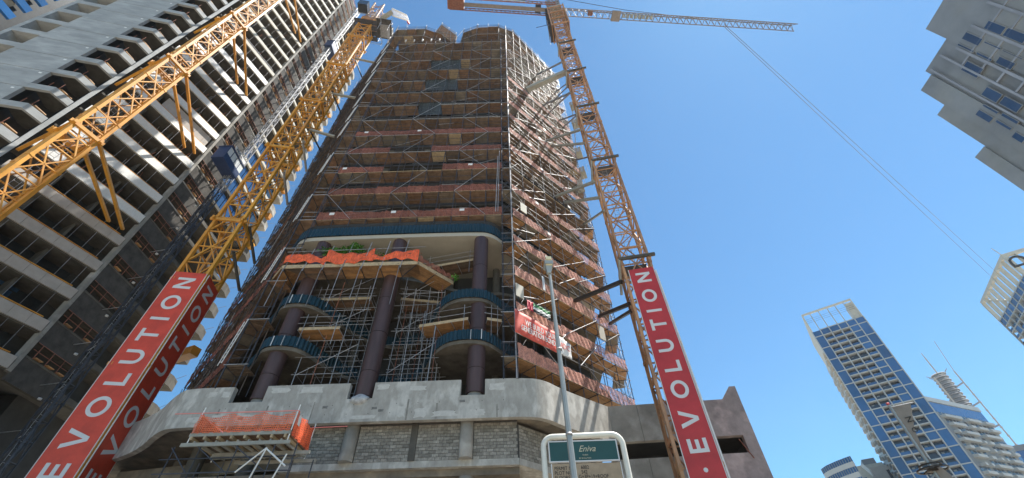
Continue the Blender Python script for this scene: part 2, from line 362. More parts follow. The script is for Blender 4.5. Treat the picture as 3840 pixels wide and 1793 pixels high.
for i in range(8):
    for j in range(N): 
        a = math.pi*2*j/N; r = .55*math.sin(math.pi*(i/9+.08))**.8 + .05*math.sin(3*a+i) + .035*math.sin(5*a-2*i); bag.v.append(Vector((-9.28 + r*math.cos(a)*1.0, 24.02 + r*math.sin(a)*.4, 13.72 - i*.085)))
for i in range(7):
    for j in range(N): bag.f.append((i*N+j, i*N+(j+1) % N, (i+1)*N+(j+1) % N, (i+1)*N+j))
bag.f.append(tuple(range(7*N, 8*N)))
tag(bag.build('plastic_wrap', M['bagm'], None, True), 'crumpled white plastic wrap bundled at the foot of the middle brown column', 'plastic wrap')

# ================================================================ PODIUM
pod = thing('podium_building', 'rough grey concrete podium with rounded corner and blockwork infill below its fascia', 'building', (-8, 28, 0))
fline = chaikin([(-33, 31.6), (-28, 29.3), (-23.9, 27.4), (-20.6, 24.3), (-19.4, 24.0), (-17, 24)], 2)[:-1] + [Vector((x, 24, 0)) for x in (-17.05,)]
rline = chaikin([(-1.9, 24), (.2, 24), (1.6, 24.25), (2.9, 25.7), (6.1, 28.3)], 3)
def wallp(pts, z0, z1, m='fascia', t=.35, name='wall_panel'): mb = MB(); mb.strip(pts, z0, z1, t); return mb.build(name, M[m], pod, smooth=False)
wallp(fline + [Vector((-13.6, 24, 0))], 12.08, 13.46)
wallp([(-13.6, 24), (-9.2, 24)], 12.08, 13.46); wallp([(-9.2, 24), (-3, 24)], 12.08, 13.46); wallp([(-3, 24), (-1.9, 24)] + rline[1:], 12.08, 13.46)
wallp(fline, 13.46, 14.45); wallp([(-15.05, 24), (-10.05, 24)], 13.46, 14.45); wallp([(-8.55, 24), (-3.35, 24)], 13.46, 14.45); wallp(rline, 13.46, 14.45)
for i in range(15):
    for zz in (12.55, 13.1):
        o = put('tie_hole', unit('c', M['concd']), (-18.6 + 1.25*i + (.0 if zz < 13 else .3), 24.004, zz), pod, Vector((0, -1, 0)).to_track_quat('Z', 'Y'), (.05, .05, .01))
def patch(fr, a, z, w_, h_, m='patch', d=.0):
    r9 = random.Random(int(a*37 + z*91)); n = 18; mb = MB(); i = 0; P = []
    for k in range(n):
        t = 2*math.pi*k/n; q = r9.uniform(.72, 1.05); c_, s_ = math.cos(t), math.sin(t)
        P.append((a + w_/2*max(-1, min(1, 1.5*c_))*q, z + h_/2*max(-1, min(1, 1.5*s_))*q))
    mb.v = [fr.pt(x, d + e, y) for e in (.001, .005) for x, y in P]
    mb.f = [tuple(range(n))[::-1], tuple(range(n, 2*n))] + [(k, (k+1) % n, n+(k+1) % n, n+k) for k in range(n)]
    mb.build('plaster_patch', M[m], pod)
f24 = Fr((0, 24), 90)
for a, z, w_, h_ in ((-18.2, 14.0, .5, .35), (-17.4, 14.0, .5, .4), (-14.2, 14.15, 1.2, .4), (-12.3, 14.1, 1.4, .42), (-8.0, 14.15, .8, .35), (-5.9, 14.0, 1.1, .3), (-1.2, 13.95, 1.0, .5), (-18.6, 12.5, .9, .35), (-17.1, 12.55, 1.1, .4), (-15.6, 12.5, .9, .42), (-14.4, 12.6, .5, .5), (-9.0, 12.35, 1.8, .22), (-6.7, 12.6, .5, .75), (-5.6, 12.5, .7, .6), (-4.2, 12.4, 1.6, .35), (-2.3, 12.4, .9, .4)): patch(f24, a, z, w_, h_)
for a, z in ((-8.3, 12.85), (-7.9, 12.7), (-11.2, 13.0), (-15.9, 12.5), (-3.2, 13.1)): patch(f24, a, z, .35, .16, 'stain2', .002)
for x in (-17.4, -14.6, -11.9, -6.4, -4.7, -1.2): Fr((x, 24), 90).box('drip_stain', -.02, rnd.uniform(.04, .1), .0, .003, 12.1, 13.2 + rnd.uniform(-.4, .2), M['stain'], pod)
s = MB(); s.prism([(-32, 31.9), (-28, 29.7), (-23.8, 27.85), (-20.4, 24.6), (-19, 24.36)] + [(.2, 24.36), (2.6, 26), (5.8, 28.4), (6, 40), (-32, 40)], 12.3, 12.55); s.build('soffit_slab', M['soffit'], pod)
s = MB(); s.prism([(-31, 33), (-24, 28.6)] + [(-19.5, 25.1), (-17, 24.8), (.2, 24.8), (2.6, 26.4), (5.8, 28.8), (6, 40), (-29, 40)], 13.3, 13.5); s.build('roof_slab', M['concd'], pod)
f25 = Fr((-13.2, 24.9), 90)
f25.box('slab_edge', 0, 13.2, -8, 0, 9.86, 10.2, M['fascia'], pod)
rf = Fr((0, 24.9), 46.9)
rf.box('slab_edge', .05, 9, -6, 0, 9.86, 10.2, M['fascia'], pod)
f25.box('ceiling', -9, 13.2, -9, -.35, 9.5, 9.86, M['soffit'], pod)
f25.box('back_wall', -12, 16, -9.4, -9, 4, 12.3, M['void'], pod)
f25.box('back_wall', -14, -.1, -6.4, -6, 4, 12.3, M['concd'], pod)
f25.box('lower_wall', -1, 14, -3.2, -3, 5, 9.5, M['concd'], pod)
for x in (-9.55, -2.95): 
    put('column', unit('C', M['conc']), (x, 24.8, 10.2), pod, None, (.78, .78, 2.09)); put('column', unit('C', M['conc']), (x, 25.6, 4), pod, None, (.85, .85, 5.5))
f25.box('pilaster', 7.05, 7.42, -.2, .06, 10.2, 12.29, M['concd'], pod)
for x, y, r in ((-15.8, 26.2, .8), (-19.8, 27.5, .9), (-22.5, 30, .9), (-14.3, 28.2, .7)): put('column', unit('C', M['concd']), (x, y, 4), pod, None, (r, r, 8.3))
Fr((-22, 27.6), 100).box('beam', 0, 8, -.4, 0, 9.2, 9.9, M['soffit'], pod)
Fr((-26, 29.5), 100).box('beam', 0, 12, -.4, 0, 10.9, 11.7, M['soffit'], pod)
Fr((-24, 27.4), 130).box('beam', 0, 6, -.5, 0, 8.2, 9.0, M['concd'], pod)
# blockwork infill walls, block by block
def blockwall(fr, a0, a1, z0, z1, label, inset=0.):
    t = thing('block_wall', label, 'block wall', fr.pt((a0+a1)/2, 0, z0))
    fr.box('mortar_bed', a0, a1, -.25 - inset, -.03 - inset, z0, z1, M['mortar'], t)
    n = 0; zz = z0 + .012; r = 0; bw, bh = .375, .18
    while zz + bh < z1:
        a = a0 + .01 - (bw/2 if r % 2 else 0)
        while a < a1 - .06:
            x0, x1 = max(a, a0 + .01), min(a + bw - .025, a1 - .01)
            if x1 - x0 > .06: fr.box('block', x0, x1, -.04 - inset, rnd.uniform(-.004, .012) - inset, zz, zz + bh - .022, M['block'], t); n += 1
            a += bw
        zz += bh; r += 1
    return t
blockwall(f25, .15, 3.25, 10.2, 12.29, 'leftmost grey blockwork bay under the fascia, beside the orange netted platform')
blockwall(f25, 4.05, 7.05, 10.2, 12.29, 'grey blockwork bay between the left round column and the dark pilaster')
blockwall(f25, 7.42, 9.85, 10.2, 12.29, 'narrow grey blockwork bay between the dark pilaster and the right round column')
blockwall(f25, 10.65, 13.15, 10.2, 12.29, 'dim grey blockwork bay right of the right round column')
blockwall(rf, .05, 6.8, 10.2, 12.05, 'shadowed blockwork wall receding under the rounded podium corner behind the sign')
# wall to the right with long opening and raised end
rw = Fr((6.1, 28.3), 94.1)
rwt = thing('parking_wall', 'stained concrete parking wall with long dark opening and pointed right end', 'concrete wall', (10, 28, 0))
for a0, a1, mm in ((0, 1.9, 'conc'), (1.9, 3.7, 'conc'), (3.7, 5.6, 'fasciap'), (5.6, 8.75, 'fasciap')):
    rw.box('wall_panel', a0 + .01, a1 - .01, -.4, 0, 12.1, 14.45, M[mm], rwt)
    rw.box('wall_panel', a0 + .01, a1 - .01, -.4, 0, 4, 11.06, M[mm], rwt)
rw.box('pier', 8.0, 8.74, -.38, -.01, 11.06, 12.1, M['fasciap'], rwt)
s = MB(); a, b, c = rw.pt(7.6, -.4, 14.45), rw.pt(8.35, -.4, 15.3), rw.pt(8.75, -.4, 15.3)
e = rw.pt(8.75, -.4, 14.45); n4 = rw.n*.4
i = 0; s.v = [a, e, c, b, a+n4, e+n4, c+n4, b+n4]; s.f = [(0,1,2,3), (7,6,5,4), (0,4,5,1), (1,5,6,2), (2,6,7,3), (3,7,4,0)]; s.build('raised_end', M['fasciap'], rwt)
rw.box('inner_wall', 0, 8.7, -3.2, -3, 4, 14, M['void'], rwt); rw.box('inner_wall', 8.5, 8.7, -3, -.42, 4, 14, M['void'], rwt); rw.box('ceiling', 0, 8.7, -3, -.42, 12.2, 12.5, M['void'], rwt)
rw.box('ledge', 6.3, 9.6, .0, .5, 8.6, 8.95, M['concd'], rwt)
bar('hanging_pipe', rw.pt(7.65, .03, 11.85), rw.pt(8.1, .05, 10.7), .06, M['steelr'], rwt)

# ================================================================ SCAFFOLDS
class Run:
    """straight run of scaffold; e along the facade, outward normal n, depth goes inward"""
    def __init__(s, root, P, az, L, bays, depth=1.25):
        s.f = Fr(P, az); s.L = L; s.n = bays; s.dp = depth; s.root = root
    def deck(s, z, m='ply', net=None, rails=True, skip=(), toe='steel', nskip=()):
        f = s.f; b = s.L/s.n; root = s.root; nh = 1.05
        for k in range(s.n):
            if k in skip: continue
            a0, a1 = k*b, (k+1)*b
            q_ = rnd.random(); mm = m if q_ < .86 else ('plyo' if q_ < .89 and z < 45 else ('timber' if q_ < .90 else 'soffit'))
            put('deck_panel', plank_mesh(M[mm]), f.pt((a0+a1)/2, -s.dp/2 - .06, z + rnd.uniform(-.02, .02)), root, f.q @ Quaternion((0, 0, 1), rnd.uniform(-.01, .01)), (b - rnd.uniform(.0, .05), s.dp + rnd.uniform(-.04, .1), 1))
            bar('transom', f.pt(a0, .1, z - .07), f.pt(a0, -s.dp - .15, z - .07), .06, M['steeld'], root)
            if net and k not in nskip: put('safety_net', net_mesh(M[net], k % 3), f.pt(a0, .03, z), root, f.q, (b, 1, nh*rnd.uniform(.85, 1.05)))
        segs = []; st = None
        for k in range(s.n + 1):
            if k < s.n and k not in skip: st = k if st is None else st
            elif st is not None: segs.append((st, k)); st = None
        for x, y in segs:
            A, B = x*b - .15, y*b + .15
            bar('ledger', f.pt(A, .03, z + .02), f.pt(B, .03, z + .02), .07, M[toe], root)
            bar('ledger', f.pt(A, -s.dp, z - .08), f.pt(B, -s.dp, z - .08), .05, M['steeld'], root)
            if rails:
                for h in (.5, 1.02): bar('guard_rail', f.pt(A, .0, z + h + rnd.uniform(-.02, .02)), f.pt(B, .0, z + h), .045, M['steeld'], root)
    def poles(s, z0, z1, inner=True, m='steeld', w=.075, over=.5):
        b = s.L/s.n
        for k in range(s.n + 1):
            for d in ((.0, -s.dp) if inner else (.0,)):
                j = rnd.uniform(-.04, .04); bar('pole', s.f.pt(k*b + j, d, z0), s.f.pt(k*b + j + rnd.uniform(-.05, .05), d, z1 + rnd.uniform(0, over)), w, M[m], s.root)
    def zig(s, levels, starts, span=2, m='steel', w=.055, d=.1):
        b = s.L/s.n
        for st in starts:
            up = False
            for k in range(len(levels) - 1):
                a, c = (st, st + span) if up else (st + span, st)
                bar('diagonal_brace', s.f.pt(a*b, d, levels[k] + .05), s.f.pt(c*b, d, levels[k+1] + .05), w, M[m], s.root); up = not up
_pm = {}
def plank_mesh(m):
    if m.name in _pm: return _pm[m.name]
    n = 5; prof = []                                     # boards side by side with grooves between them
    for i in range(n):
        y0 = -.5 + i/n; y1 = y0 + 1/n; dz = [-.045, -.06, -.04, -.055, -.05][i]
        prof += [(y0 + .008, dz), (y1 - .008, dz), (y1 - .008, -.02)] if i < n-1 else [(y0 + .008, dz), (y1, dz)]
        if i < n-1: prof += [(y1 + .008, -.02)]
    prof += [(.5, 0), (-.5, 0)]
    mb = MB(); k = len(prof); mb.v = [Vector((x, y, z)) for x in (-.5, .5) for y, z in prof]
    mb.f = [tuple(range(k))[::-1], tuple(range(k, 2*k))] + [(i, (i+1) % k, k+(i+1) % k, k+i) for i in range(k)]
    me = bpy.data.meshes.new('plank_deck'); me.from_pydata(mb.v, [], mb.f); me.materials.append(m)
    bm = bmesh.new(); bm.from_mesh(me); bmesh.ops.recalc_face_normals(bm, faces=bm.faces); bm.to_mesh(me); bm.free(); _pm[m.name] = me; return me
_nm = {}
def net_mesh(m, v, sag=.08):
    k = (m.name, v)
    if k in _nm: return _nm[k]
    r2 = random.Random(v*17 + len(m.name)); mb = MB(); nx, nz = 14, 5
    for j in range(nz + 1):
        for i in range(nx + 1):
            x = i/nx; z = j/nz; e = math.sin(math.pi*x)
            mb.v.append(Vector((x, -.02 - .05*math.sin(x*19 + v + j) * (1 - .4*z) - r2.uniform(0, .03), z*(1 - sag*e*z) - .04*(1-z)*r2.random())))
    for j in range(nz):
        for i in range(nx): a = j*(nx+1) + i; mb.f.append((a, a+1, a+nx+2, a+nx+1))
    me = bpy.data.meshes.new('net'); me.from_pydata(mb.v, [], mb.f); me.materials.append(m); _nm[k] = me
    for p in me.polygons: p.use_smooth = True
    return me
def cloth(fr, a0, a1, z0, z1, d, name, m, parent, amp=.04, ztop=lambda x: 0, zbot=lambda x: 0, nx=24, nz=8):
    mb = MB()
    for j in range(nz+1):
        for i in range(nx+1):
            x = i/nx; t = j/nz; zb, zt = z0 + zbot(x), z1 + ztop(x)
            mb.v.append(fr.pt(a0 + (a1-a0)*x, d + amp*math.sin(x*11 + t*3)*.6 + amp*.5*math.sin(x*27 - t*6), zb + (zt-zb)*t))
    for j in range(nz):
        for i in range(nx): a = j*(nx+1)+i; mb.f.append((a, a+1, a+nx+2, a+nx+1))
    o = mb.build(name, m, parent, True); md = o.modifiers.new('thickness', 'SOLIDIFY'); md.thickness = .01; return o
def small_sign(fr, a, d, z, parent, w=.42, h=.3, m='white'):
    o = fr.box('safety_notice', a - w/2, a + w/2, d, d + .015, z, z + h, M[m], parent); fr.box('notice_mark', a - .1, a + .1, d + .016, d + .022, z + .08, z + .22, M['imgb'], o); return o

fs = thing('facade_scaffold', 'scaffolding with brown plank decks across the flat front of the wrapped tower', 'scaffolding', (-8.5, 24, 28.8))
front = Run(fs, (-16.9, 24), 90, 16.1, 11)
front.poles(28.9, 72.5)
for k, z in enumerate(LV[:13]):
    skip = {7: (), 8: (), 5: (), 6: (4, 5, 6)}.get(k, ())
    if k in (8, 10): skip = (4, 5, 6)
    if k == 9: skip = ()
    if k in (6,): skip = (4, 5)
    if k == 11: skip = ()
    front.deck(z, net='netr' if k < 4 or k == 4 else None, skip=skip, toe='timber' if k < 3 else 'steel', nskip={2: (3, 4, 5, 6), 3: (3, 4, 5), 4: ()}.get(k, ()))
    if k in (2, 3): pass
for k in (6, 8, 10):
    z = LV[k]; front.f.box('shade_net', 5.6, 10.2, -1.35, -1.32, z + .1, z + 3.4, M['netd'], fs)
front.zig([z for z in LV[:13]], (0, 4, 8), 2.6 and 2)
for a, k in ((1.2, 0), (6.6, 0), (12.6, 0), (.5, 2), (13, 2), (1.1, 4), (7, 4)): small_sign(front.f, a, .08, LV[k] + .62, fs)
for i in range(26):      # odd tubes left between the levels
    a = rnd.uniform(.5, 15.5); z = rnd.choice(LV[:12]) + rnd.uniform(1.2, 2.6); L = rnd.uniform(1.2, 4)
    bar('loose_tube', front.f.pt(a, -rnd.uniform(.1, 1), z), front.f.pt(min(a + L, 16), -rnd.uniform(.1, 1), z + rnd.uniform(-1.3, 1.3)), .045, M['steel'], fs)
for a in (15.4,):         # bright pair of tubes climbing near the corner
    bar('loose_tube', front.f.pt(15.75, .15, LV[0] + .3), front.f.pt(15.9, .15, LV[3] - .5), .07, M['steel'], fs)
    bar('loose_tube', front.f.pt(15.55, .15, LV[0] + .3), front.f.pt(15.75, .15, LV[3] - 1.5), .07, M['steel'], fs)
for k, z in enumerate(LV[:13]):
    for zz in (z + 1.75, z + 2.5):
        bar('ledger', front.f.pt(-.1, -.02, zz), front.f.pt(16.2, -.02, zz), .04, M['steeld'], fs)
# corner tower between front and right-hand face
ct = thing('corner_scaffold', 'narrow scaffold tower of crossed dark tubes at the sunlit tower corner', 'scaffolding', (-.4, 24.3, 14.4))
cfr = Run(ct, (-.78, 24), 90, .78, 1)
cfr.poles(14.4, 73, w=.06); 
bar('pole', (.02, 23.98, 14.4), (.02, 23.98, 74.5), .085, M['steel'], ct)
for k, z in enumerate(FL[:17]):
    cfr.deck(z, m='ply', rails=True)
    for zz in (z + 1.1, z + 2.3): bar('ledger', (-.85, 23.98, zz), (.1, 23.98, zz), .045, M['steel'] if k < 4 else M['steeld'], ct)
    bar('diagonal_brace', (-.8, 23.95, z), (.0, 23.95, z + 1.7), .045, M['steeld'], ct); bar('diagonal_brace', (.0, 23.95, z + 1.7), (-.8, 23.95, z + 3.4), .045, M['steeld'], ct)
    bar('diagonal_brace', (0, 24, z), (.75, 24.7, z + 1.7), .045, M['steel'], ct)

rs = thing('side_scaffold', 'sunlit scaffolding with faded red nets on the angled right-hand face of the tower', 'scaffolding', (4.5, 28.2, 14.4))
right = Run(rs, (.1, 24.05), 46.9, 12.4, 8, 1.3)
right.poles(14.4, 79, w=.06)
for k, z in enumerate(FL[:18]):
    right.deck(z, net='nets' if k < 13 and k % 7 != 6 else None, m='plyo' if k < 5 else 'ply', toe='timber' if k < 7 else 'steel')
    for zz in (z + 1.8, z + 2.6): bar('ledger', right.f.pt(-.1, .0, zz), right.f.pt(12.6, 0, zz), .045, M['steeld' if k % 2 else 'steel'], rs)
    for a in (1.0, 3.8, 6.6, 9.4): 
        if k > 8 and (k + int(a)) % 2: bar('guard_rail', right.f.pt(a, .12, z + 1.3), right.f.pt(a + 2.6, .12, z + 1.3 + rnd.uniform(-.2, .2)), .05, M['steeld'], rs)
    if 2 < k < 12: small_sign(right.f, rnd.uniform(1.5, 9), .12, z + .45, rs, .38, .3)
right.zig(FL[:18], (0, 3, 5), 3, w=.05)
for a, z0, z1 in ((0.1, 20.8, 21.6), (3.2, 17.8, 20), (.3, 28.0, 28.9), (5, 24.6, 26.4), (6.2, 17.5, 19.8), (2.2, 33.8, 35.2), (3.3, 49, 50), (1, 57, 58)):
    bar('raker_tube', right.f.pt(a, .12, z0), right.f.pt(a + 2.2, .12, z1), .08, M['steel'], rs)
re = Run(rs, right.f.pt(12.4, 0, 0)[:2], 5, 3.0, 2, 1.0); re.poles(14.4, 62, w=.05, inner=False)
for k, z in enumerate(FL[:14]): re.deck(z, m='ply', rails=True, net=None)
for k, z in enumerate(FL[:13]):
    for zz in (z + 1.7, z + 2.6): bar('ledger', re.f.pt(-.3, 0, zz), re.f.pt(3.2, 0, zz), .04, M['steel'], rs)
    bar('diagonal_brace', re.f.pt(0, 0, z), re.f.pt(1.5, 0, z + 3.4), .04, M['steel'], rs)
# crown lobes
crn = thing('crown_scaffold', 'curved two-lobed scaffold decks crowning the wrapped tower around a notch', 'scaffolding', (-9, 25, 72))
def polyrun(root, pts, z, poles=None, **k):
    for a, b in zip(pts, pts[1:]):
        a, b = Vector((*a, 0)), Vector((*b, 0)); d = b - a; L = d.length; az = math.degrees(math.atan2(d.x, d.y)); n = max(1, round(L/1.6))
        r = Run(root, (a.x, a.y), az, L, n, 1.25); r.deck(z, **k)
        if poles: r.poles(poles[0], poles[1], w=.05, over=1.0)
lob1 = [(-27, 32.8), (-18.3, 23.9), (-13.4, 23.95), (-9.1, 25.6), (-8.4, 27.2)]
lob2 = [(-7.9, 26.6), (-7.1, 24.7), (-4.7, 24.0), (-1.1, 24.0), (1.3, 24.9), (9.1, 32.9)]
polyrun(crn, lob1, LV[13], poles=(72.2, 79.6)); polyrun(crn, lob1, LV[14])
polyrun(crn, lob2, LV[13], poles=(72.2, 79.8)); polyrun(crn, lob2, LV[14])
for j in range(5):        # white rolled sacks hung along the last full deck
    put('rolled_sheet', unit('C', M['sheet']), (-15.9 + 1.35*j, 23.9, LV[12] + .9), crn, None, (.2, .2, .75))
# stair flight in the notch
stt = thing('stair_scaffold', 'sloping scaffold stair flight sticking up in the notch of the tower crown', 'scaffolding', (-9, 26, 74))
sf = Fr((-10.4, 25.2), 62)
for i in range(5): 
    p0 = sf.pt(.2 + .25*i, .9 - .3*i, 79.6 - .1*i)
mbs = [(onp(1655, 92, (0, 25), 90), onp(1712, 133, (0, 25), 90)), (onp(1636, 116, (0, 25), 90), onp(1702, 162, (0, 25), 90))]
A0, B0 = mbs[0]; C0, D0 = mbs[1]
s = MB(); up = Vector((.0, .5, .12)); s.box8([C0, D0, B0, A0, C0 + up, D0 + up, B0 + up, A0 + up]); s.build('stair_board', M['ply'], stt)
for h in (.35, .7, 1.05): bar('guard_rail', A0 + Vector((0, 0, h)), B0 + Vector((0, 0, h)), .05, M['steel'], stt)
bar('stringer', A0, B0, .12, M['steel'], stt); bar('stringer', C0, D0, .12, M['timber'], stt)
for t in (.05, .5, .95):
    p = A0.lerp(B0, t); q = C0.lerp(D0, t); bar('pole', q - Vector((0, -.1, 5)), p + Vector((0, -.05, 1.2)), .06, M['steel'], stt)
for a, b in ((onp(1650, 120, (0, 24.9), 90), onp(1710, 130, (0, 24.9), 90)), (onp(1660, 128, (0, 24.9), 90), onp(1680, 175, (0, 24.9), 90)), (onp(1640, 142, (0, 24.9), 90), onp(1675, 175, (0, 24.9), 90)), (onp(1690, 120, (0, 24.9), 90), onp(1690, 165, (0, 24.9), 90)), (onp(1685, 170, (0, 24.9), 90), onp(1740, 110, (0, 24.9), 90))):
    bar('diagonal_brace', a, b, .06, M['steel'], stt)

# left face
ls = thing('left_scaffold', 'dense dark scaffolding with ladders on the tower face nearest the yellow crane', 'scaffolding', (-23, 28.4, 14.4))
lf = Run(ls, (-27.6, 32.9), 133.7, 12.9, 8, 1.35)
lf.poles(14.4, 79, m='tubeb')
for k, z in enumerate(FL[:17]):
    lf.deck(z, m='ply', net='netr' if k < 4 else None, toe='steeld')
    for zz in (z + 1.2, z + 1.8, z + 2.5): bar('ledger', lf.f.pt(-.2, .05, zz), lf.f.pt(12.9, .05, zz), .045, M['tubeb'], ls)
    for a in (1.2, 4.2, 7.4, 10.2):
        bar('diagonal_brace', lf.f.pt(a, .1, z), lf.f.pt(a + 1.6*(1 if k % 2 else -1), .1, z + 3.4), .05, M['tubeb'], ls)
# ladders and end decks at the near edge of the left face
le = Run(ls, (-18.25, 23.9), 90, 1.25, 1, 1.3); le.poles(14.4, 73)
def ladder(parent, p, q, w, e, m='steel'):
    p, q = Vector(p), Vector(q); L = (q-p).length; mb = Vector(e)*w/2
    o = bar('ladder_rail', p - mb, q - mb, .07, M[m], parent)
    bar('ladder_rail', p + mb, q + mb, .07, M[m], parent)
    for i in range(int(L/.33)): t = (i+.5)*.33/L; bar('ladder_rung', p.lerp(q, t) - mb, p.lerp(q, t) + mb, .05, M[m], parent)
for k, z in enumerate(FL[:16]):
    le.deck(z, m='ply', rails=False); 
    if k % 2 == 0 or k > 7:
        ladder(ls, (-18.75, 23.95, z + .1), (-18.3, 23.75, z + 3.3), .5, (.8, -.6, 0), 'letter')
    for zz in (z + .5, z + 1.1): bar('guard_rail', (-18.3, 23.9, zz), (-16.9, 23.95, zz), .05, M['steel' if k > 3 else 'steeld'], ls)
for i in range(150):       # bundles of odd dark tubes along the edge
    a = rnd.uniform(0, 9.5); z = rnd.uniform(16, 66); L = rnd.uniform(2, 5)
    bar('loose_tube', lf.f.pt(a, rnd.uniform(-.9, .25), z), lf.f.pt(a + rnd.uniform(.2, 2.5), rnd.uniform(-.9, .25), z + L), .05, M[rnd.choice(['tubeb', 'tubeb', 'steeld', 'steel', 'steelr'])], ls)

# interior scaffold towers in the column void
def bird(root, x0, x1, nx, y0, y1, ny, z0, z1, lift, m=('steel', 'steelr')):
    xs = [x0 + (x1-x0)*i/nx for i in range(nx+1)]; ys = [y0 + (y1-y0)*j/ny for j in range(ny+1)]
    for x in xs:
        for y in ys: bar('pole', (x, y, z0), (x + rnd.uniform(-.1, .1), y, z1 + rnd.uniform(-.6, .8)), .055, M[m[1] if rnd.random() < .2 else m[0]], root)
    z = z0 + .8
    while z < z1:
        for y in ys: bar('ledger', (x0 - rnd.uniform(.1, .6), y, z), (x1 + rnd.uniform(.1, .5), y, z + rnd.uniform(-.05, .05)), .05, M[m[0]], root)
        for x in xs: bar('transom', (x, y0 - .2, z + .06), (x, y1 + .2, z + .06), .05, M[m[0]], root)
        z += lift
    for j in range(3): bar('diagonal_brace', (xs[0], y0, z0 + 2 + 3*j), (xs[-1], y0, z0 + 4.2 + 3*j), .05, M[m[0]], root)
t1 = thing('void_scaffold', 'tall scaffold tower standing between the left and middle brown columns', 'scaffolding', (-12.4, 26.5, 13.6))
bird(t1, -14.2, -10.6, 3, 24.9, 27.6, 2, 13.6, 23.1, 1.25)
t2 = thing('void_scaffold', 'tall scaffold tower standing between the middle and right brown columns', 'scaffolding', (-6.9, 26.5, 13.6))
bird(t2, -8.3, -5.4, 3, 25.0, 27.6, 2, 13.6, 23.1, 1.1)
bar('prop_tube', (-5.55, 24.4, 13.9), (-5.4, 24.3, 18.6), .09, M['steel'], t2)
# suspended plank platforms between bands
def platform(label, pts, z, m, extra=()):
    t = thing('plank_platform', label, 'platform', (pts[0][0], pts[0][1], z))
    (x0, y0), (x1, y1) = pts[:2]; d = Vector((x1-x0, y1-y0, 0)); L = d.length; az = math.degrees(math.atan2(d.x, d.y)); f = Fr((x0, y0), az); n = max(1, round(L/1.3))
    for k in range(n):
        for j in range(5): f.box('plank', k*L/n + .01, (k+1)*L/n - .01, -.28*j - .27, -.28*j, z + rnd.uniform(-.01, .01), z + .04, M[m], t)
    for k in range(n + 1): bar('transom', f.pt(k*L/n, .12, z - .04), f.pt(k*L/n, -1.5, z - .04), .05, M['steel'], t)
    f.box('toe_board', 0, L, .0, .03, z, z + .22, M['timber'], t)
    for a in (.3, L - .3): bar('pole', f.pt(a, .05, z - 1.2), f.pt(a, .05, z + 1.3), .05, M['steel'], t)
    for h in (.55, 1.05): bar('guard_rail', f.pt(-.2, .05, z + h), f.pt(L + .2, .05, z + h), .045, M['steel'], t)
    return t, f
platform('bright orange plank platform beside the right brown column, below the upper teal band', [(-6.6, 24.6), (-3.15, 23.9)], 18.75, 'plyo')
platform('orange plank platform right of the left brown column, under its upper teal band', [(-14.7, 24.2), (-11.9, 24.2)], 18.55, 'plyo')
platform('small brown plank platform tucked right of the right brown column', [(-1.9, 24.2), (-.9, 24.5)], 18.9, 'ply')
platform('plank platform on cantilever tubes just under the cream soffit near the right brown column', [(-7.2, 26.0), (-3.2, 25.2)], 25.5, 'ply')
platform('dull plank platform halfway up the left void between the columns', [(-15.2, 25.4), (-10.8, 25.4)], 22.0, 'ply')
platform('dull plank platform halfway up the right void between the columns', [(-8.6, 25.6), (-5.6, 26.2)], 22.0, 'ply')
op = thing('netted_platform', 'long curved timber platform with bright orange debris netting below the teal band', 'platform', (-12, 22.9, 23.3))
opl = [(-19.4, 25.35), (-17.0, 22.9), (-7.0, 22.9), (-4.7, 25.3)]
for (a, b) in zip(opl, opl[1:]):
    d = Vector((b[0]-a[0], b[1]-a[1], 0)); L = d.length; f = Fr(a, math.degrees(math.atan2(d.x, d.y))); n = max(2, round(L/1.45))
    for k in range(n):
        for j in range(6): f.box('plank', k*L/n, (k+1)*L/n - .015, -.25*j - .24, -.25*j, 23.25, 23.3, M['plyo' if 2 < k < 6 or L < 5 else 'ply'], op)
        bar('transom', f.pt(k*L/n, .1, 23.2), f.pt(k*L/n, -2.0, 23.2), .06, M['steeld'], op)
    f.box('edge_board', 0, L, .0, .06, 23.1, 23.42, M['timber'], op)
    if L > 5:
        for k in range(n):
            z0 = 23.4; hgt = .75 + .3*math.sin(k*1.7) + rnd.uniform(0, .15)

            bar('pole', f.pt(k*L/n + .2, .08, 22.8), f.pt(k*L/n + .45, .08, 25.4 + rnd.uniform(-.4, .5)), .06, M['steel'], op)
            bar('hanger_tube', f.pt(k*L/n + .1, .0, 23.4), f.pt(k*L/n + .0, -.05, 19.3 + rnd.uniform(0, 1)), .05, M['steel'], op)
        for j, (a0, a1) in enumerate(((.0, 3.1), (3.05, 6.6), (6.55, 10.0))):
            cloth(f, a0, a1, 23.5, 24.3, .12, 'safety_net', M['neto'], op, .06, lambda x, j=j: .22*math.sin(x*5 + j*2) + .1*math.sin(x*13 + j) + (.25 if j == 1 else 0), lambda x, j=j: .16*math.sin(x*4.1 + j*3) + .1*math.sin(x*17), 40, 6)
        bar('guard_rail', f.pt(-.1, .08, 24.75), f.pt(L + .4, .08, 24.85), .05, M['steel'], op); bar('guard_rail', f.pt(-.1, .08, 24.2), f.pt(L + .2, .08, 24.2), .05, M['steelr'], op)
    else:
        for k in range(n): put('safety_net', net_mesh(M['netr'], k % 3 + 8, .3), f.pt(k*L/n, .05, 23.4), op, f.q, (L/n, 2, .6))
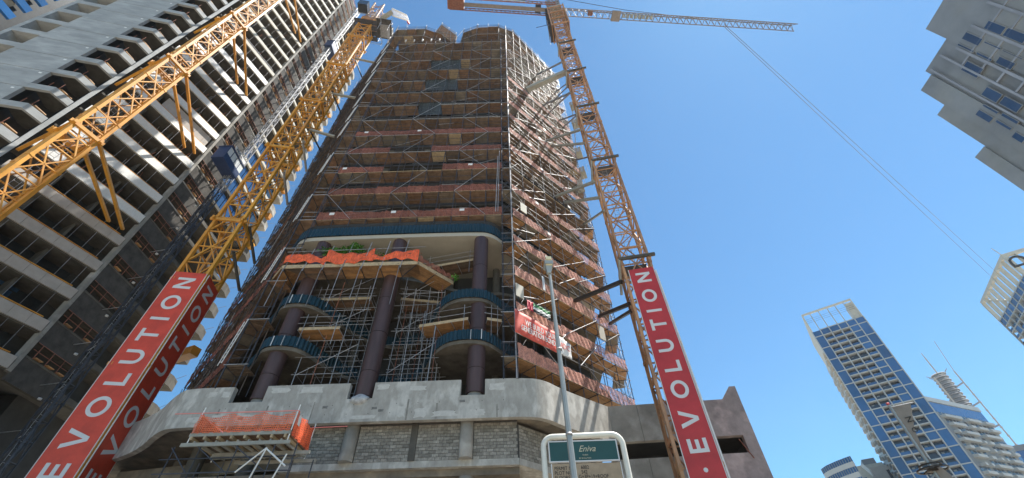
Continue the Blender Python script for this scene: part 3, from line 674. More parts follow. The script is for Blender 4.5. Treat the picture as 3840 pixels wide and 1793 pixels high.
# vine
vn = MB(); r3 = random.Random(3)
def leaves(mb, cx, cy, cz, sx, sy, sz, n, s):
    for _ in range(n):
        p = Vector((cx + r3.gauss(0, sx), cy + r3.gauss(0, sy), cz + r3.gauss(0, sz))); q = Quaternion((r3.random(), r3.random(), r3.random()), r3.uniform(0, 6.3))
        a, b = q @ Vector((s*r3.uniform(.6, 1.2), 0, 0)), q @ Vector((0, s*r3.uniform(.4, .8), 0)); mb.quad(p - a, p - b, p + a, p + b)
vp = thing('trailing_plant', 'fresh green leafy plant growing over the balcony edge behind the orange netting', 'plant', (-13.8, 24.3, 24.1))
for u, v, n in ((1222, 948, 110), (1250, 946, 130), (1280, 944, 130), (1312, 938, 150), (1340, 930, 170), (1350, 942, 60)): p_ = onp(u, v, (0, 24.3), 90); leaves(vn, p_.x, p_.y, p_.z, .26, .2, .15, n, .13)
vn.build('foliage', M['leaf'], vp, kind='stuff')
for x in (-15.2, -13.6, -12.6): bar('stem', (x, 24.5, 24.15), (x + .1, 24.3, 25.2), .03, M['leaf'], vp)
vp2 = thing('trailing_plant', 'sparse grassy shoots left of the middle brown column above the orange netting', 'plant', (-10.8, 24.4, 24.1)); vn = MB()
p_ = onp(1430, 958, (0, 24.4), 90); leaves(vn, p_.x, p_.y, p_.z, .6, .15, .16, 90, .1); vn.build('foliage', M['leaf'], vp2, kind='stuff'); bar('stem', (-10.9, 24.5, 24.15), (-10.8, 24.4, 25), .03, M['leaf'], vp2)
vp3 = thing('trailing_plant', 'small lone green sprig beside the railings right of the netted platform', 'plant', (-4.6, 25, 23.0)); vn = MB()
pp = onp(1706, 1040, (0, 24.6), 90); leaves(vn, pp.x, pp.y, pp.z, .12, .1, .1, 50, .09); vn.build('foliage', M['leaf'], vp3, kind='stuff'); bar('stem', (pp.x, pp.y, pp.z - .5), pp, .03, M['leaf'], vp3)

# banners on the right-hand scaffold
bf = Fr((0, 23.75), 46.9)
bn = thing('company_banner', 'salmon red banner reading WE BUILD YOUR GENERATION BONDING hung on the lower scaffold', 'banner', bf.pt(2.4, .1, 17.4))
cloth(bf, -.25, 3.75, 17.3, 19.0, .3, 'printed_cloth', M['salmon'], bn, .03, lambda x: .2 - .25*x, lambda x: 0)
cloth(bf, 3.75, 5.15, 17.35, 18.8, .3, 'printed_cloth', M['salmonl'], bn, .03, lambda x: -.15*x*x*2, lambda x: .0 )
text('lettering', 'WE BUILD YOUR', .62, M['white'], bn, bf.pt(.62, .37, 18.2), bf.rot()).scale = (.62, 1, 1)
text('lettering', 'GENERATION BONDING', .62, M['white'], bn, bf.pt(.22, .37, 17.68), bf.rot()).scale = (.555, 1, 1)
text('lettering', 'A', .62, M['pink'], bn, bf.pt(3.93, .37, 17.85), bf.rot()); text('lettering', 'DC', .62, M['pink'], bn, bf.pt(4.22, .37, 17.85), bf.rot()).scale = (.85, 1, 1)
fl = thing('printed_flag', 'small crimson, white and green printed cloth tied above the salmon banner', 'flag', bf.pt(2.3, .1, 19.6))
f0, f1 = 1.05, 3.4
cloth(bf, f0, 1.65, 19.85, 20.65, .22, 'flag_cloth', M['magenta'], fl, .04)
cloth(bf, 1.65, f1, 20.35, 20.65, .22, 'flag_cloth', M['green'], fl, .03); cloth(bf, 1.65, f1, 20.1, 20.35, .22, 'flag_cloth', M['salmonl'], fl, .03); cloth(bf, 1.65, f1, 19.85, 20.1, .22, 'flag_cloth', M['ink'], fl, .03)
for (a, z, hh, lb) in ((.35, 20.55, 1.15, 'cream sheet of plywood tied at the corner pole above the salmon banner'), (9.6, 20.9, 1.3, 'cream sheet of plywood at the far end of the lower right-hand scaffold'), (1.3, 30.6, 1.15, 'pale greenish board fixed beside the corner pole higher up the right-hand face')):
    box_thing(bf, 'plywood_sheet', lb, 'board', a - .3, a + .45, .16, .2, z, z + hh, M['creamb'])
b2 = box_thing(bf, 'hanging_cloth', 'bluish white cloth strip hanging on the right-hand scaffold beside the street lamp head', 'cloth', 2.95, 3.2, .16, .18, 22.6, 24.0, M['sheetb'])

# ================================================================ LOADING BAYS on right silhouette
for i, (u, v, z) in enumerate(((2150, 395, 69.5), (2158, 463, 63.0), (2164, 575, 52.3), (2178, 650, 45.6), (2168, 700, 43.0))):
    p = onp(u, v, (11.0, 34.3), 46.9); lab = ['uppermost', 'second highest', 'third highest', 'fourth highest', 'lowest'][i]
    t = thing('loading_platform', f'{lab} pale loading platform jutting from the right edge of the tower', 'platform', p, 'loading platforms on the right edge of the tower')
    f = Fr((p.x - .6, p.y), 110); f.box('deck', 0, 1.2, -1.2, 0, p.z - .1, p.z, M['gantry'], t)
    for k in range(3): f.box('side_panel', .02 + .4*k, .38 + .4*k, .0, .04, p.z - .05, p.z + 1.0, M['beige'], t)
    for k in range(4): bar('post', f.pt(.5*k, .02, p.z - .2), f.pt(.5*k, .02, p.z + 1.3), .05, M['steel'], t)
    bar('needle_beam', f.pt(.4, 0, p.z - .2), f.pt(-.6, -4.5, p.z - .2), .14, M['steel'], t)

# ================================================================ CRANES
def mast(root, C, az, w, z0, z1, bay, m, lw=.16, bw=.075, two=True, lim=285):
    fr = Fr(C, az); h = w/2; cs = [(-h, h), (h, h), (h, -h), (-h, -h)]; P = lambda k, z: fr.pt(cs[k % 4][0], cs[k % 4][1], z)
    for k in range(4):
        z = z0
        while z < z1:
            ze = min(z + bay*4, z1); bar('leg', P(k, z), P(k, ze), lw, M[m], root, None, 'b'); z = ze
            if k < 4: bar('leg_joint', P(k, ze - .12), P(k, ze + .12), lw + .07, M[m], root, None, 'b')
    H = Cap('horizontal_brace', M[m], root, bw, lim=lim); D = Cap('diagonal_brace', M[m], root, bw, lim=lim)
    n = int((z1 - z0)/bay)
    for i in range(n):
        za = z0 + i*bay; zb = za + bay
        for k in (0, 3, 1, 2):
            H.add(P(k, za), P(k+1, za))
            if two:
                mid = (P(k, zb) + P(k+1, zb))/2 if i % 2 else (P(k, za) + P(k+1, za))/2
                if i % 2: D.add(P(k, za), mid); D.add(P(k+1, za), mid)
                else: D.add(mid, P(k, zb)); D.add(mid, P(k+1, zb))
            else: D.add(P(k, za), P(k+1, zb)) if i % 2 else D.add(P(k+1, za), P(k, zb))
    H.end(); D.end()
    lad = fr.pt(0, 0, z0); 
    for dx in (-.2, .2): bar('ladder_rail', fr.pt(dx, -.2, z0), fr.pt(dx, -.2, z1), .035, M['steel'], root)
    L = Cap('ladder_rung', M['steel'], root, .025, lim=0); z = max(z0, 8)
    while z < z1: L.add(fr.pt(-.2, -.2, z), fr.pt(.2, -.2, z)); z += .5
    L.end()
    return fr
def collar(root, fr, w, z, m, ext=.35, bw=.3):
    h = w/2 + .12; e = h + ext
    for d in (h, -h): fr_bar = bar('collar_beam', fr.pt(-e, d, z), fr.pt(e, d, z), bw*.6, M[m], root, bw, 'b')
    for a in (h, -h): bar('collar_beam', fr.pt(a, -e, z + .003), fr.pt(a, e, z + .003), bw*.6, M[m], root, bw, 'b')
def banner(root, fr, a0, a1, z0, z1, m, zs, w, h, t, label, txt='NOITULOVE'):
    b = fr.box('banner', a0, a1, .0, .05, z0, z1, M[m], root); ORG[b] = fr.pt((a0+a1)/2, .025, z0)
    o = thing('crane_banner', label, 'banner', fr.pt((a0+a1)/2, .025, z0)) ; bpy.data.objects.remove(b)
    n = 4
    for k in range(n): fr.box('banner_sheet', a0, a1, .0, .05, z0 + (z1-z0)*k/n + .004, z0 + (z1-z0)*(k+1)/n, M[m], o)
    for a in (a0 - .045, a1 + .005): fr.box('edge_strip', a, a + .04, -.03, .06, z0, z1, M['letter'], o)
    for ch, z in zip(txt, zs): letter(ch, fr, (a0+a1)/2, .052, z, w*({'I': .3, 'O': 1.22, 'U': 1.0, 'N': 1.0, 'L': .8, 'T': .95, 'V': 1.1, 'E': .8}.get(ch, 1)), h, t, M['letter'], o)
    return o
# crane 1: yellow crane with two red banners
C1c = polar(-44.2, 37); W1 = 2.3; e1 = Vector((math.sin(R(-100.7)), math.cos(R(-100.7)), 0)); e2 = Vector((math.sin(R(-10.7)), math.cos(R(-10.7)), 0))
c1 = C1c + (e1 + e2)*W1/2
k1 = thing('tower_crane', 'yellow tower crane with red banners on its lower mast, left of the wrapped tower', 'tower crane', (c1.x, c1.y, 0))
F1 = mast(k1, c1[:2], -10.7, W1, 2, 93, 1.95, 'yellow', .27, .10)
for z in (32.8, 45.9, 57.7, 70.4, 83.0): collar(k1, F1, W1, z, 'yellow')
p = C1c + e1*W1; fa = Fr(p[:2], 79.3); fb = Fr(C1c[:2], -10.7)
zs1 = [24.9, 22.95, 21.4, 19.96, 18.15, 16.45, 14.55, 12.55, 10.7]
fa.P += fa.n*.14; fb.P += fb.n*.14
banner(k1, fa, -.05, W1 + .03, 3, 26.05, 'red', zs1, 1.12, 1.3, .235, 'red EVOLUTION banner on the camera-facing shaded side of the yellow crane')
banner(k1, fb, .02, W1 + .05, 3, 26.05, 'red', zs1, 1.12, 1.3, .235, 'bright red EVOLUTION banner on the sunlit side of the yellow crane')
for (u, v), (u2, v2), z in (((1380, 220), (1500, 262), 76), ((1357, 405), (1418, 440), 62.5), ((1296, 480), (1345, 540), 52)):   # struts to the tower
    a = F1.pt(W1/2, W1/2, z) ; b = lf.f.pt(6 + rnd.uniform(-1, 2), 0, z - 1.5); 
    bar('tie_strut', F1.pt(-.2, W1/2 + .2, z), b, .28, M['gantry'], k1, .28, 'b'); bar('tie_strut', F1.pt(-.2, W1/2 + .2, z), lf.f.pt(3, 0, z), .16, M['steeld'], k1, .16, 'b')
for z in (27.5, 31, 40.3, 47): bar('tie_strut', F1.pt(0, W1/2 + .1, z + 2.5), lf.f.pt(2.5, 0.3, z + .5), .2, M['steel' if z > 35 else 'concd'], k1, .2, 'b')
bar('tie_beam', lf.f.pt(1.5, 1.0, 21.5) + Vector((-7.5, 2.5, -.2)), lf.f.pt(2.2, .9, 21.4), .75, M['yellow'], k1, .75, 'b')
# slewing platform, cab, stub of jib
F1.box('slewing_ring', -1.3, 1.3, -1.3, 1.3, 93, 94.2, M['rust'], k1)
for j in range(4): F1.box('platform_deck', -2.0 + j, -1.1 + j, -2.0, 2.2, 90.2, 90.3, M['steeld'], k1)
for z in (90.9, 91.5):
    for A, B in (((-2.6, -2.6), (2.6, -2.6)), ((2.6, -2.6), (2.6, 2.8)), ((2.6, 2.8), (-2.6, 2.8)), ((-2.6, 2.8), (-2.6, -2.6))): bar('guard_rail', F1.pt(*A, z), F1.pt(*B, z), .07, M['steel'], k1)
for i in range(6):
    for s_ in (-2.6, 2.7): bar('rail_post', F1.pt(-2.6 + 1.04*i, s_, 90.3), F1.pt(-2.6 + 1.04*i, s_, 91.6), .06, M['steel'], k1)
F1.box('machinery_deck', -1.2, 2.6, 1.0, 4.2, 94.3, 94.6, M['slabd'], k1)
for j in range(5): bar('deck_rail', F1.pt(-1.2 + .95*j, 4.2, 94.5), F1.pt(-1.2 + .95*j, 4.2, 95.9), .07, M['steel'], k1)
bar('guard_rail', F1.pt(-1.2, 4.2, 95.8), F1.pt(2.6, 4.2, 95.8), .07, M['steel'], k1)
F1.box('counterweight', .8, 2.4, 2.6, 4.2, 94.8, 96.4, M['concd'], k1)
F1.box('crane_cab', -3.4, -1.6, -2.2, -.4, 94.3, 96.6, M['winwall'], k1)
F1.box('access_cage', -1.2, 1.2, 2.6, 4.4, 91.2, 91.3, M['steel'], k1)
for a in (-1.2, 1.2):
    for d in (2.6, 4.4): bar('rail_post', F1.pt(a, d, 88.6), F1.pt(a, d, 92.4), .09, M['steel'], k1)
for z in (88.8, 89.8): bar('guard_rail', F1.pt(-1.2, 4.4, z), F1.pt(1.2, 4.4, z), .07, M['steel'], k1)
mast(k1, c1[:2], -10.7, 1.9, 94.2, 104, 1.9, 'rust', .22, .1, lim=12)
ja, jb = atz(1472, 40, 97.5), atz(1540, 72, 97.5); jc = atz(1470, 20, 97.5)
jl = [(atz(1470, 32, 97), atz(1525, 57, 97)), (atz(1470, 58, 97), atz(1534, 79, 97))]
bar('machinery_beam', F1.pt(0, 1.0, 95.2), (jl[0][0] + jl[1][0])/2, .8, M['gantry'], k1, .8, 'b')
for A, B in jl: bar('jib_chord', A, B, .2, M['salmonl'], k1, .2, 'b')
for i in range(15): t = i/14; bar('jib_brace', jl[0][0].lerp(jl[0][1], t), jl[1][0].lerp(jl[1][1], t), .1, M['salmonl'], k1, .1, 'b')
bar('hook_rope', jl[1][1], jl[1][1] - Vector((0, 0, 4)), .05, M['ringm'], k1); F = Fr(jl[1][1][:2], 30); F.box('hook_block', -.3, .3, -.15, .15, jl[1][1].z - 1.2, jl[1][1].z - .7, M['red2'], k1)

# crane 0: nearer left crane in front of the grey building
c0 = (-36.8, 18.1); W0 = 1.9
k0 = thing('tower_crane', 'orange-yellow tower crane braced against the grey concrete building at the far left', 'tower crane', (*c0, 0))
F0 = mast(k0, c0, 21, W0, 8, 100, 1.85, 'yellow', .26, .10)
LBP = (-39.87, 29.53)
ties0 = {34.9: ((408, 830), (460, 860), (67, 561)), 49.2: ((692, 553), (729, 576), (434, 318)), 64.2: ((890, 314), (924, 359), (729, 123)), 83.5: ((1107, 125), (1127, 157), None)}
for z, (a, b, c) in ties0.items():
    collar(k0, F0, W0, z, 'yellow', .3, .34)
    F0.box('collar_ring', -1.5, 1.5, -1.6, -1.1, z - .2, z + .2, M['yellow'], k0)
    for q, st in ((a, (.95, .9)), (b, (1.1, -.9)), (c, (-1.1, -.6))):
        if q: bar('tie_brace', F0.pt(st[0], -st[1], z), onp(*q, LBP, 21) + Vector((0, 0, 0)), .26, M['yellow'], k0, .22, 'b')

# crane 2: rust-coloured crane on the right with jib
C2c = polar(19.06, 25); W2 = 2.0; q1 = Vector((math.sin(R(100.06)), math.cos(R(100.06)), 0)); q2 = Vector((math.sin(R(10.06)), math.cos(R(10.06)), 0))
c2 = C2c + (q1 + q2)*W2/2
k2 = thing('tower_crane', 'rusty orange tower crane with long lattice jib, right of the wrapped tower', 'tower crane', (c2.x, c2.y, 0))
F2 = mast(k2, c2[:2], 100.06, W2, 2, 86, 1.75, 'rust', .18, .085)
for i in range(26): 
    z = 12 + i*2.9; bar('cross_brace', F2.pt(-.95, -.95, z), F2.pt(.95, .95, z + .1), .06, M['rust'], k2, .06, 'b')
cz2 = (23.54, 36.85, 47.98, 58.15, 68.64)
for z in cz2:
    h = W2/2 + .15
    bar('collar_beam', F2.pt(-h, h, z), F2.pt(h + .35, h, z), .2, M['concd'], k2, .22, 'b')
    bar('collar_beam', F2.pt(h, h, z), F2.pt(h, -h, z), .14, M['rust'], k2, .2, 'b')
    bar('collar_beam', F2.pt(-h, h, z), F2.pt(-h, -h, z), .14, M['rust'], k2, .2, 'b'); bar('collar_beam', F2.pt(-h, -h, z), F2.pt(h, -h, z), .14, M['rust'], k2, .2, 'b')
    bar('collar_link', F2.pt(-h, h, z), F2.pt(-h - .35, .2, z - 2.6), .14, M['gantry'], k2, .16, 'b')
    F2.box('platform_plate', -.9, .9, -.9, .2, z - .06, z, M['steeld'], k2)
for (z0, u, v, w_, m_) in ((62.6, 2016, 279, .2, 'steel'), (61.5, 1975, 337, .65, 'gantry'), (52.8, 2037, 395, .18, 'steel'), (52.8, 2062, 420, .16, 'steel'), (58.2, 2079, 349, .13, 'steel'), (57.2, 2092, 360, .13, 'steel'), (49.2, 2095, 453, .15, 'steel'), (49.0, 2116, 474, .15, 'steel'), (43.6, 2049, 528, .22, 'gantry'), (42.5, 2070, 549, .22, 'gantry'),
                       (39.8, 2166, 599, .18, 'steel'), (34.0, 2083, 737, .24, 'gantry'), (32.9, 2116, 760, .24, 'gantry'), (31.0, 2191, 841, .18, 'gantry'), (21.75, 2152, 1130, .26, 'ringm'), (20.5, 2244, 1188, .26, 'ringm'), (19.9, 2286, 1215, .22, 'ringm')):
    p = onp(u, v, (0, 24), 46.9); bar('tie_strut', F2.pt(-W2/2 - (.3 if z0 in (62.6, 52.8, 43.6, 34.0, 21.75) else 0), W2/2 - .3 if z0 in (62.6, 52.8, 43.6, 34., 21.75) else -.4, z0), p, w_, M[m_], k2, w_, 'b')
f2 = Fr(C2c[:2], 100.06); f2.P += f2.n*.16; f2s = Fr((C2c + q1*W2)[:2], 10.06); f2s.P += f2s.n*.16
zs2 = [21.44, 19.79, 18.53, 17.44, 15.88, 14.47, 13.02, 11.32, 9.93, 8.76]
banner(k2, f2, .3, 2.02, 3, 22.3, 'red2', zs2, .88, .98, .19, 'tall crimson EVOLUTION banner facing the camera on the rusty crane', 'NOITULOVE.')
banner(k2, f2s, -.02, 1.8, 3, 22.1, 'red', zs2, .88, .98, .19, 'bright red banner seen edge-on along the sunlit right side of the rusty crane', 'NOITULOVE.')
# climbing cage, slewing unit and jibs
for z in (76.5, 79.5, 82.5, 85.5):
    for a, b in (((-1.4, 1.4), (1.4, 1.4)), ((1.4, 1.4), (1.4, -1.4)), ((1.4, -1.4), (-1.4, -1.4)), ((-1.4, -1.4), (-1.4, 1.4))): bar('cage_beam', F2.pt(*a, z), F2.pt(*b, z), .16, M['rust'], k2, .2, 'b')
    F2.box('platform_plate', -1.9, -1.15, -1.4, 1.4, z - .05, z, M['steeld'], k2)
for a in (-1.4, 1.4):
    for d in (-1.4, 1.4): bar('cage_leg', F2.pt(a, d, 76), F2.pt(a, d, 86), .2, M['rust'], k2, .2, 'b')
    F2.box('cage_panel', a - .03, a + .03, -1.4, 1.4, 77, 84, M['rust'], k2)
for z in (76.6, 77.6, 78.6): bar('guard_rail', F2.pt(-2.0, -1.5, z), F2.pt(-2.0, 1.5, z), .05, M['steel'], k2)
for a in (-2, ):
    for d in (-1.5, 0, 1.5): bar('rail_post', F2.pt(a, d, 76), F2.pt(a, d, 79), .05, M['steel'], k2)
bar('outrigger_tube', F2.pt(-1.3, 1.2, 84), F2.pt(-3.4, 1.4, 83.5), .09, M['cage'], k2); bar('outrigger_tube', F2.pt(-1.3, 1.2, 77.5), F2.pt(-4.0, 1.4, 76.8), .09, M['cage'], k2)
F2.box('slewing_ring', -1.1, 1.1, -1.1, 1.1, 86, 87.4, M['gantry'], k2)
jf = Fr((c2.x, c2.y), 84.8)
zj = 87.5; JT = jf.pt(46.6, 0, zj + 1.15)
mast(k2, c2[:2], 84.8, 1.7, 87.4, 97, 1.7, 'jibm', .2, .1, lim=12)
for d in (.65, -.65): bar('jib_chord', jf.pt(-.5, d, zj), jf.pt(46.6, d, zj + .0), .13, M['jibm'], k2, .13, 'b')
bar('jib_chord', jf.pt(.5, 0, zj + 1.45), jf.pt(46.4, 0, zj + 1.15), .14, M['jibm'], k2, .14, 'b')
JB = Cap('jib_brace', M['jibm'], k2, .07, lim=295); n = 38
for i in range(n):
    a = .5 + 46*i/n; b = .5 + 46*(i+1)/n; mpt = jf.pt((a+b)/2, 0, zj + 1.4 - .3*i/n)
    for d in (.65, -.65): JB.add(jf.pt(a, d, zj), mpt); JB.add(mpt, jf.pt(b, d, zj))
    JB.add(jf.pt(a, .65, zj), jf.pt(a, -.65, zj)); JB.add(jf.pt(a, .65, zj), jf.pt(b, -.65, zj))
JB.end()
jf.box('trolley', 10.6, 12.2, -.9, .9, zj - .5, zj - .1, M['jibm'], k2); jf.box('winch', 6.3, 7.1, -.4, .4, zj + .2, zj + 1.0, M['steelr'], k2)
for i in range(8): jf.box('rope_drum', 12.8 + .75*i, 13.3 + .75*i, -.35, .35, zj + .15, zj + .55, M['lamp'], k2)
bar('tie_rod', jf.pt(.3, 0, 97), jf.pt(14, 0, 91.5), .1, M['ringm'], k2); bar('tie_rod', jf.pt(14, 0, 91.5), jf.pt(30, 0, zj + 1.3), .1, M['ringm'], k2)
for d in (.95, -.95):
    bar('counter_jib_chord', jf.pt(.3, d, zj + .6), jf.pt(-19.5, d, zj + .6), .16, M['steelr'], k2, .16, 'b')
    bar('counter_jib_rail', jf.pt(.3, d, zj + 1.9), jf.pt(-19.5, d, zj + 1.9), .14, M['steelr'], k2, .14, 'b')
    for i in range(24): a = .3 - i*.82; bar('counter_jib_brace', jf.pt(a, d, zj + (.6 if i % 2 else 1.9)), jf.pt(a - .82, d, zj + (1.9 if i % 2 else .6)), .09, M['jibm'], k2, .09, 'b')
jf.box('walkway', -19.5, .3, -.35, .35, zj + .5, zj + .54, M['jibm'], k2)
jf.box('counterweight', -19.8, -16.8, -.85, .85, zj + .3, zj + 1.9, M['steelr'], k2); jf.box('hoist_winch', -3.6, -2.6, -.7, .7, zj + .7, zj + 1.6, M['steeld'], k2)
jn = thing('jib_sign', 'teal printed board with pale script fixed along the counter jib of the rusty crane', 'sign', jf.pt(-8, 1.05, zj + .9))
jf.box('board', -12.3, -5.6, 1.1, 1.15, zj + .95, zj + 3.2, M['teal'], jn); jf.box('board_trim', -12.3, -5.6, 1.1, 1.16, zj + .75, zj + .94, M['signf'], jn)
text('lettering', 'Eniva', 1.5, M['gold'], jn, jf.pt(-10.8, 1.17, zj + 1.5), jf.rot(), .02, .3)

# thin ropes sagging from the jib to the crowned tower on the right
for du, lb in ((0, 'upper thin dark rope running from the crane jib down to the crowned tower'), (-26, 'lower thin dark rope running from the crane jib down to the crowned tower')):
    a = jf.pt(31.5 + du*.02, 0, zj); e_ = ray(3770 + du*1.2, 1052 + (6 if du else 0)); b = CAM + e_ * (190/math.hypot(e_.x, e_.y))
    a = CAM + ray(2716 + du*.2, 92 + (4 if du else 0)) * ((a - CAM).length)
    rp = MB(); pr = None
    for i in range(25):
        t = i/24; p = a.lerp(b, t) - Vector((0, 0, 1.2*4*t*(1-t)))
        if pr is not None: rp.bar(pr, p, .09)
        pr = p
    tag(rp.build('rope', M['slate']), lb, 'rope')

# ================================================================ LEFT BUILDING
lb = thing('apartment_building', 'grey concrete apartment tower under construction with white-wrapped balcony edges at the left', 'building', (-50, 25, 0))
L = Fr((-44.56, 17.31), 21)           # s = 0 at the folded corner, 13.1 at the strip ends
LZ = [26.47 + 3.42*k for k in range(-4, 32)]
Ls = 13.08
for k, z in enumerate(LZ):
    if z > 140: break
    # main street face: recessed rooms, slab, balcony upstand
    L.box('floor_slab', 2.3, Ls, -6, -.15, z - .12, z + .12, M['concd'], lb)
    m = 'beige' if z < 35 else ('sheet' if z < 74 else 'creamb')
    if z < 35:
        for j in range(8): a0 = 2.6 + j*1.31; L.box('balcony_panel', a0 + .01, a0 + 1.30, -.12, .03, z, z + 1.0, M[m], lb)
    else: L.box('balcony_wrap', 2.7 + rnd.uniform(-.15, .1), Ls - rnd.uniform(0, .08), -.12, .05, z, z + (1.05 if z < 74 else .8), M[m], lb)
    if z < 75: L.box('timber_edge', 3.0, Ls - .6, -.1, .06, z + 1.053, z + 1.12, M['yellow' if z < 62 else 'steeld'], lb)
    L.box('back_wall', 2.3, Ls, -2.6, -2.4, z + .12, z + 3.3, M['winwall' if z < 36 else 'void'], lb)
    for a in (5.9, 9.4): L.box('partition', a - .1, a + .1, -2.4, -.8, z + .12, z + 3.3, M['concd'], lb)
    for j in range(8): a = 3.2 + j*1.27 + rnd.uniform(-.2, .2); bar('guard_wire', L.pt(a, .0, z + 1.1), L.pt(a, 0, z + 3.3), .03, M['steel'], lb)
    if z > 35:
        for j in range(2): a = rnd.uniform(3, 12); bar('red_prop', L.pt(a, .02, z + 1.1), L.pt(a + .05, .3, z + 1.6), .07, M['steelr'], lb)
        for j in range(4): bar('prop', L.pt(3.3 + 2.4*j + rnd.uniform(-.4, .4), -1.6, z + .12), L.pt(3.3 + 2.4*j + rnd.uniform(-.4, .4), -1.6, z + 3.3), .08, M['steelr' if j % 2 else 'steel'], lb)
        for j in range(5): a = rnd.uniform(3, 12); L.box('stored_sack', a, a + rnd.uniform(.3, .9), -1.3, -.9, z + .12, z + rnd.uniform(.5, 1.2), M['concd' if rnd.random() < .6 else 'sheetb'], lb)
    # folded corner balcony
    S = Fr((-44.56, 17.31), 76)
    if z > 30:
        wx = [S.pt(-2.15, 0, 0), S.pt(0, 0, 0), L.pt(1.7, 0, 0)]
        mb = MB(); mb.strip(wx, z - .95, z - .1, .3); mb.build('balcony_fascia', M['shear'], lb)
        mb = MB(); mb.prism([S.pt(-2.15, -.3, 0)[:2], S.pt(-.12, -.3, 0)[:2], L.pt(1.7, -.3, 0)[:2], L.pt(1.7, -3, 0)[:2], S.pt(-2.15, -3, 0)[:2]], z - .1, z + .1); mb.build('floor_slab', M['concd'], lb)
        bar('timber_rail', S.pt(-1.9, -.5, z + .4), S.pt(-.2, -.5, z + .4), .12, M['plyo'], lb); bar('timber_rail', S.pt(-.1, -.5, z + .35), L.pt(1.4, -.5, z + .35), .25, M['plyo'], lb)
        for q in (-1.2, -.2): bar('red_prop', S.pt(q, -.35, z + .1), S.pt(q + .1, -.3, z + 1.1), .06, M['steelr'], lb)
        # cast wall panels, post and lintel round the far opening
        S.box('wall_panel', -7.9, -2.17, -.35, 0, z - .92, z + 2.43, M['shear'], lb)
        S.box('lintel_panel', -11.1, -7.92, -.35, -.002, z + .35 - .95, z + 1.3 - .95, M['shear'], lb)
        S.box('opening_sill', -10.6, -7.92, -2.0, -.35, z - .62, z - .45, M['shear'], lb)
        S.box('post', -11.1, -10.62, -.35, -.002, z + 1.3 - .95, z + .35 + 3.42 - .95, M['shear'], lb)
        S.box('opening_reveal', -10.75, -10.6, -2.0, -.35, z + .35, z + 2.8, M['shear'], lb)
        for j in range(2): S.box('tie_patch', -2.9 - 4.2*j*rnd.random(), -2.75 - 4.2*j*rnd.random() + .1, .001, .01, z + 1.9, z + 2.1, M['white'], lb) if j == 0 else None
    # pier
    L.box('pier', 1.74, 2.1, -.5, .1, z - .96, z + 2.45, M['shear'], lb)
S.box('back_wall', -10.6, -2.2, -3.2, -3, 15, 140, M['void'], lb); L.box('back_wall', -.5, 2.2, -3.4, -3.2, 15, 140, M['void'], lb)
S.box('side_wall', -11.3, -11.12, -14, -.1, 10, 140, M['conc'], lb)
L.box('core', 2, Ls - .1, -12, -6, 5, 141, M['concd'], lb)
L.box('infill_panel', 6.4, 12.7, -.5, -.3, LZ[11] + 1.1, LZ[12] - .12, M['beige'], lb)
for u, v, w_, n_ in ((50, 1030, 1.0, 3), (12, 1085, .8, 2)):
    p_ = onp(u + 20, v + 20, L.pt(0, -2.36, 0)[:2], 21); sa = (p_ - L.P).dot(L.e)
    for j in range(n_): L.box('window_pane', sa - .9 + .5*j, sa - .44 + .5*j, -2.38, -2.34, p_.z - w_, p_.z + w_*.4, M['glassr'], lb)
# side wing running straight back, with fins, then the hoist bay and the far strips
G = Fr((-39.87, 29.6), 0)
for k, z in enumerate(LZ):
    if z < 17 or z > 128: continue
    hi = z > 35
    G.box('corner_post', .0, .35, -.5, .0, z - .1, z + 3.3, M['conc'], lb)
    G.box('parapet_panel', .35, 4.2, -.3, .02, z - .75, z + 1.25, M['slabd'], lb)
    G.box('parapet_cap', .36, 4.2, -.32, .06, z + 1.25, z + 1.42, M['conc' if z > 40 else 'concd'], lb)
    G.box('floor_slab', 0, 13.9, -6, -.35, z - .1, z + .1, M['concd'], lb)
    G.box('back_wall', 0, 13.9, -2.4, -2.2, z + .1, z + 3.3, M['void'], lb)
    for a in (.9, 2.1, 3.3):
        bar('red_prop', G.pt(a, .1, z + 1.4), G.pt(a, .12, z + 2.6), .06, M['steelr'], lb)
        if rnd.random() < .7: G.box('formwork_board', a + .1, a + .8, -.1, .25, z + 1.5, z + 1.56, M['plyo'], lb)
    bar('red_rail', G.pt(.4, .12, z + 2.0), G.pt(4.2, .12, z + 2.0), .05, M['steelr'], lb); bar('red_rail', G.pt(.4, .12, z + 2.6), G.pt(4.2, .12, z + 2.6), .05, M['steelr'], lb)
    if z < 113:
        ext = 17.2 if k % 1 == 0 else 16
        G.box('balcony_edge', 4.6, 13.9, -.25, .05, z, z + .5, M['creamb' if z > 52 else 'concd'], lb)
        for j in range(8):
            if 44 < z < 61: G.box('window_pane', 4.8 + j*1.12, 5.8 + j*1.12, -.35, -.3, z + .55, z + 3.2, M['glassr' if j < 5 else 'glassd'], lb)
        mb = MB(); pts = [G.pt(13.9, -.3, 0)[:2], G.pt(13.9, .1, 0)[:2], G.pt(15.2, .2, 0)[:2], G.pt(16.5, -.15, 0)[:2], G.pt(16.2, -1.8, 0)[:2], G.pt(13.9, -3, 0)[:2]]
        mb.prism(pts, z - .5, z + .75); mb.build('end_balcony', M['conc' if z > 52 else 'concd'], lb)
        if 42 < z < 95 and k % 2 == 0: G.box('yellow_box', 14.6, 15.3, -.1, .6, z + .9, z + 1.9, M['yellow'], lb)
        bar('edge_tube', G.pt(15.8, .1, z + .7), G.pt(16.6, .4, z + 1.6), .05, M['steeld'], lb)
s = MB(); s.box8([G.pt(a, d, z) for z in (5, 113) for a, d in ((4, -12), (13.8, -12), (13.8, -2.4), (4, -2.4))]); s.build('core', M['void'], lb)
for z in (118, 121.5, 125):
    G.box('roof_net', .2, 3.4, -.1, -.05, z, z + 3, M['netr'], lb)

